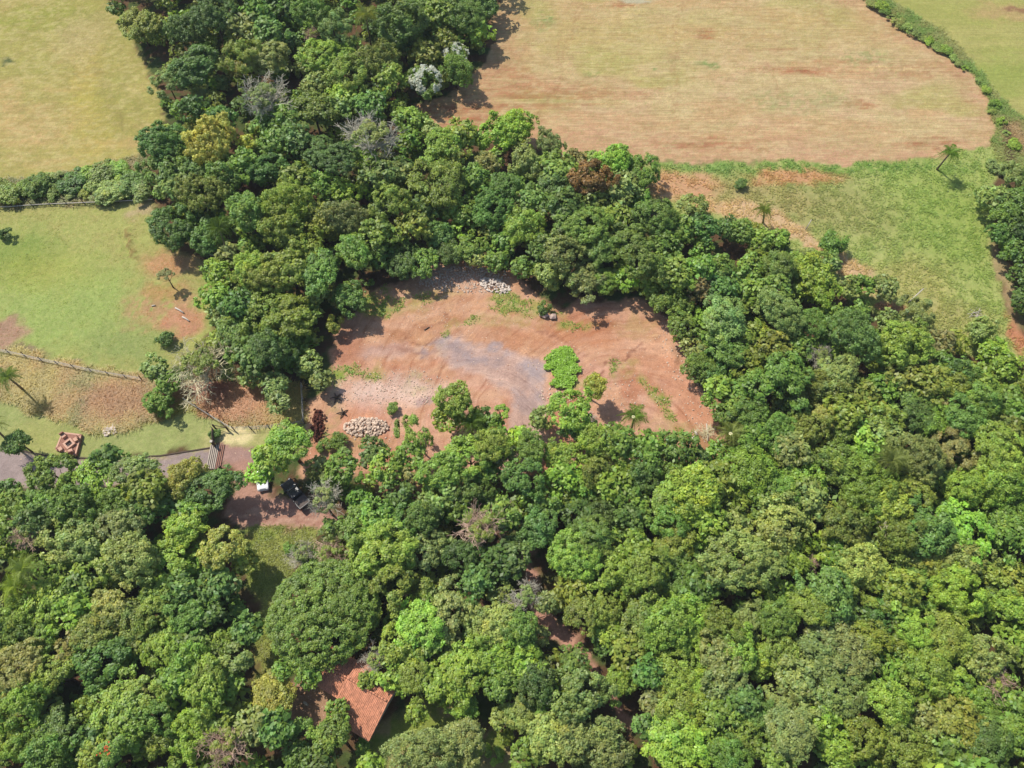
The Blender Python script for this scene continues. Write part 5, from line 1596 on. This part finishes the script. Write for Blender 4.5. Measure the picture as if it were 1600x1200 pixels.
def block(xa, xb, ra, rb, hr_):
    """roof of one block with its deck, ridge and walls; ra visible side, rb far side"""
    slope(sgn, xa, xb, ra, hr_)
    slope(-sgn, xa, xb, rb, hr_)
    m = MB()
    for i in range(int((xb - xa) / .4)):
        x = xa + i * .4
        m.tube([(x, 0, hr_ + .06), (x + .43, 0, hr_ + .1)], [.13, .15], 8)
    m.build("ridge_tiles", M_TILE, root, True)
    m = MB()
    for (y1, z1) in ((sgn * (ra - .02), hr_ - sl * ra), (-sgn * (rb - .05), hr_ - sl * rb)):
        m.add([(xa + .02, 0, hr_ - .02), (xb - .02, 0, hr_ - .02), (xb - .02, y1, z1 - .02), (xa + .02, y1, z1 - .02), (xa + .02, 0, hr_ - .1), (xb - .02, 0, hr_ - .1), (xb - .02, y1, z1 - .1), (xa + .02, y1, z1 - .1)],
              [(0, 1, 2, 3), (7, 6, 5, 4), (0, 4, 5, 1), (1, 5, 6, 2), (2, 6, 7, 3), (3, 7, 4, 0)])
    m.build("roof_deck", M_WOOD_DARK, root)
    yw, ybw, x0, x1 = sgn * (ra - .7), -sgn * (rb - .5), xa + .35, xb - .6
    zf, zb = hr_ - sl * (ra - .7) - .12, hr_ - sl * (rb - .5) - .12
    m = MB()
    m.add([(x0, yw, -.1), (x1, yw, -.1), (x1, ybw, -.1), (x0, ybw, -.1), (x0, yw, zf), (x1, yw, zf), (x1, ybw, zb), (x0, ybw, zb), (x0, 0, hr_ - .13), (x1, 0, hr_ - .13)],
          [(0, 1, 5, 4), (2, 3, 7, 6), (1, 2, 6, 9, 5), (3, 0, 4, 8, 7), (4, 5, 9, 8), (6, 7, 8, 9)])
    m.build("wall", M_WALL, root)
    return yw


yw = block(XM, Lr, run + .4, 3.6, hr)
block(0.0, XM + .3, 2.5, 2.3, hr - .75)
d_ = MB(); d_.box((XM + (Lr - XM) * .5, yw + sgn * .03, 1.05), (.95, .08, 2.1)); dd = d_.build("door", M_WOOD_DARK, root)
h_ = MB(); h_.box((XM + (Lr - XM) * .5 + .35, yw + sgn * .1, 1.0), (.12, .05, .04)); h_.build("handle", M_STEEL, dd)
for fx in (.22, .78):
    w_ = MB(); w_.box((XM + (Lr - XM) * fx, yw + sgn * .03, 1.5), (1.2, .08, 1.1)); wo = w_.build("window", M_WOOD_DARK, root)
    g_ = MB(); g_.box((XM + (Lr - XM) * fx, yw + sgn * .08, 1.5), (1.0, .03, .9)); g_.build("pane", M_GLASS_DARK, wo)

# ------------------------------------------------------------------ vehicles
def prism(m, prof, y0, y1, inset=0.0):
    n = len(prof)
    vs = [(x, y0, z) for x, z in prof] + [(x, y1, z) for x, z in prof]
    m.add(vs, [tuple(range(n)), tuple(range(2 * n - 1, n - 1, -1))] + [((i + 1) % n, i, i + n, (i + 1) % n + n) for i in range(n)])
    return m


def wheels(root, xs, y, r=.36):
    for x in xs:
        for s in (-1, 1):
            m = MB(); m.tube([(x, s * (y - .1), r), (x, s * (y + .1), r)], r, 16); w_ = m.build("wheel", M_RUBBER, root)
            m = MB(); m.tube([(x, s * (y - .02), r), (x, s * (y + .115), r)], r * .58, 12); m.build("rim", M_STEEL, w_)


def bevel(o, w=.05):
    b = o.modifiers.new("bevel", 'BEVEL'); b.width = w; b.segments = 2; b.limit_method = 'ANGLE'
    return o


a, b = at(449, 757, 0), at(479, 793, 0)
c = (a + b) / 2
d = a - b
root = empty("pickup_truck", (c[0], c[1], 0), math.atan2(d[1], d[0]))
tag(root, "dark pickup truck half hidden under a grey twiggy tree", "pickup truck")
m = MB(); prism(m, [(-2.5, .45), (2.45, .45), (2.5, .8), (2.35, 1.0), (1.1, 1.08), (-.9, 1.08), (-2.5, 1.05)], -.88, .88); bevel(m.build("body", M_CAR_BLACK, root), .07)
m = MB(); prism(m, [(-.85, 1.05), (1.15, 1.05), (.45, 1.68), (-.7, 1.7)], -.78, .78); bevel(m.build("cab", M_CAR_BLACK, root), .09)
m = MB(); m.add([(1.16, -.68, 1.12), (1.16, .68, 1.12), (.53, .6, 1.68), (.53, -.6, 1.68)], [(0, 1, 2, 3)]); m.add([(1.13, -.68, 1.09), (1.13, .68, 1.09), (.5, .6, 1.66), (.5, -.6, 1.66)], [(3, 2, 1, 0)]); m.build("windshield", M_GLASS_DARK, root)
for s in (-1, 1):
    m = MB(); m.box((.15, s * .79, 1.36), (1.2, .03, .42)); m.build("side_window", M_GLASS_DARK, root)
    m = MB(); m.box((2.44, s * .66, .82), (.1, .3, .16)); m.build("headlight", M_LAMP, root)
    m = MB(); m.box((-2.5, s * .76, .82), (.06, .14, .3)); m.build("tail_light", M_RED_LAMP, root)
    m = MB(); m.box((.95, s * .98, 1.16), (.14, .2, .14)); m.build("mirror", M_CAR_BLACK, root)
    m = MB(); m.box((-1.68, s * .84, 1.2), (1.62, .07, .28)); m.build("bed_side", M_CAR_BLACK, root)
m = MB(); m.box((-2.46, 0, 1.2), (.07, 1.7, .28)); m.build("tailgate", M_CAR_BLACK, root)
m = MB(); m.box((-1.68, 0, 1.1), (1.5, 1.6, .03)); m.build("bed_floor", M_ASH, root)
m = MB(); m.box((2.5, 0, .55), (.14, 1.7, .2)); m.build("bumper", M_STEEL, root)
wheels(root, (1.55, -1.5), .82)

a, b = at(413, 766, 0), at(411, 731, 0)
c = (a + b) / 2
d = a - b
root = empty("white_car", (c[0], c[1], 0), math.atan2(d[1], d[0]))
tag(root, "white car whose bonnet shows below the lime spreading tree", "car")
m = MB(); prism(m, [(-1.9, .35), (1.85, .35), (1.95, .6), (1.8, .85), (.9, .98), (-1.7, 1.0), (-1.92, .8)], -.8, .8); bevel(m.build("body", M_CAR_WHITE, root), .1)
m = MB(); prism(m, [(-1.7, .98), (.95, .98), (.3, 1.48), (-1.3, 1.5)], -.7, .7); bevel(m.build("cabin", M_CAR_WHITE, root), .1)
m = MB(); m.add([(.97, -.6, 1.04), (.97, .6, 1.04), (.38, .54, 1.48), (.38, -.54, 1.48)], [(0, 1, 2, 3)]); m.add([(.94, -.6, 1.01), (.94, .6, 1.01), (.35, .54, 1.45), (.35, -.54, 1.45)], [(3, 2, 1, 0)]); m.build("windshield", M_GLASS_DARK, root)
for s in (-1, 1):
    m = MB(); m.box((-.45, s * .715, 1.24), (1.5, .03, .34)); m.build("side_window", M_GLASS_DARK, root)
    m = MB(); m.box((1.86, s * .58, .72), (.1, .28, .14)); m.build("headlight", M_LAMP, root)
    m = MB(); m.box((-1.9, s * .62, .78), (.06, .2, .16)); m.build("tail_light", M_RED_LAMP, root)
    m = MB(); m.box((.75, s * .86, 1.05), (.12, .16, .12)); m.build("mirror", M_CAR_WHITE, root)
m = MB(); m.box((1.93, 0, .45), (.1, 1.4, .16)); m.build("bumper", M_CAR_WHITE, root)
wheels(root, (1.2, -1.2), .75, .3)

# orange blossom in the canopy, lower left
c = at(165, 1173, 9.5)
root = empty("orange_blossom_tree", (c[0], c[1], 0)); tag(root, "small tree with orange blossom at the bottom left", "tree")
m = MB()
for q in range(16):
    p = rng.normal(0, .3, 3)
    m.box((p[0], p[1], 9.4 + p[2] * .5), (.16, .14, .06), rng.uniform(0, 3), tilt=(rng.uniform(-.6, .6), rng.uniform(-.6, .6)))
m.build("blossom", M_ORANGE, root)
cr = link("crown", CROWNS['S'][0], root, (0, 0, 8.3), (0, 0, 0), (1.6, 1.6, 1.1)); cr.color = colour('M', rng)
link("trunk", TRUNKS[1], root, (0, 0, 0), (0, 0, 0), (6, 6, 8.4))
hz, hnt, hout = nodes_of("thin_air")
pv = hnt.nodes.new("ShaderNodeVolumePrincipled")
pv.inputs["Color"].default_value = (0.86, 0.92, 1.0, 1)
pv.inputs["Density"].default_value = HAZE
hnt.links.new(pv.outputs[0], hout.inputs["Volume"])
m = MB(); m.box((0, 0, 54.5), (6400, 6400, 111.0))
tag(m.build("haze", hz), kind='stuff')
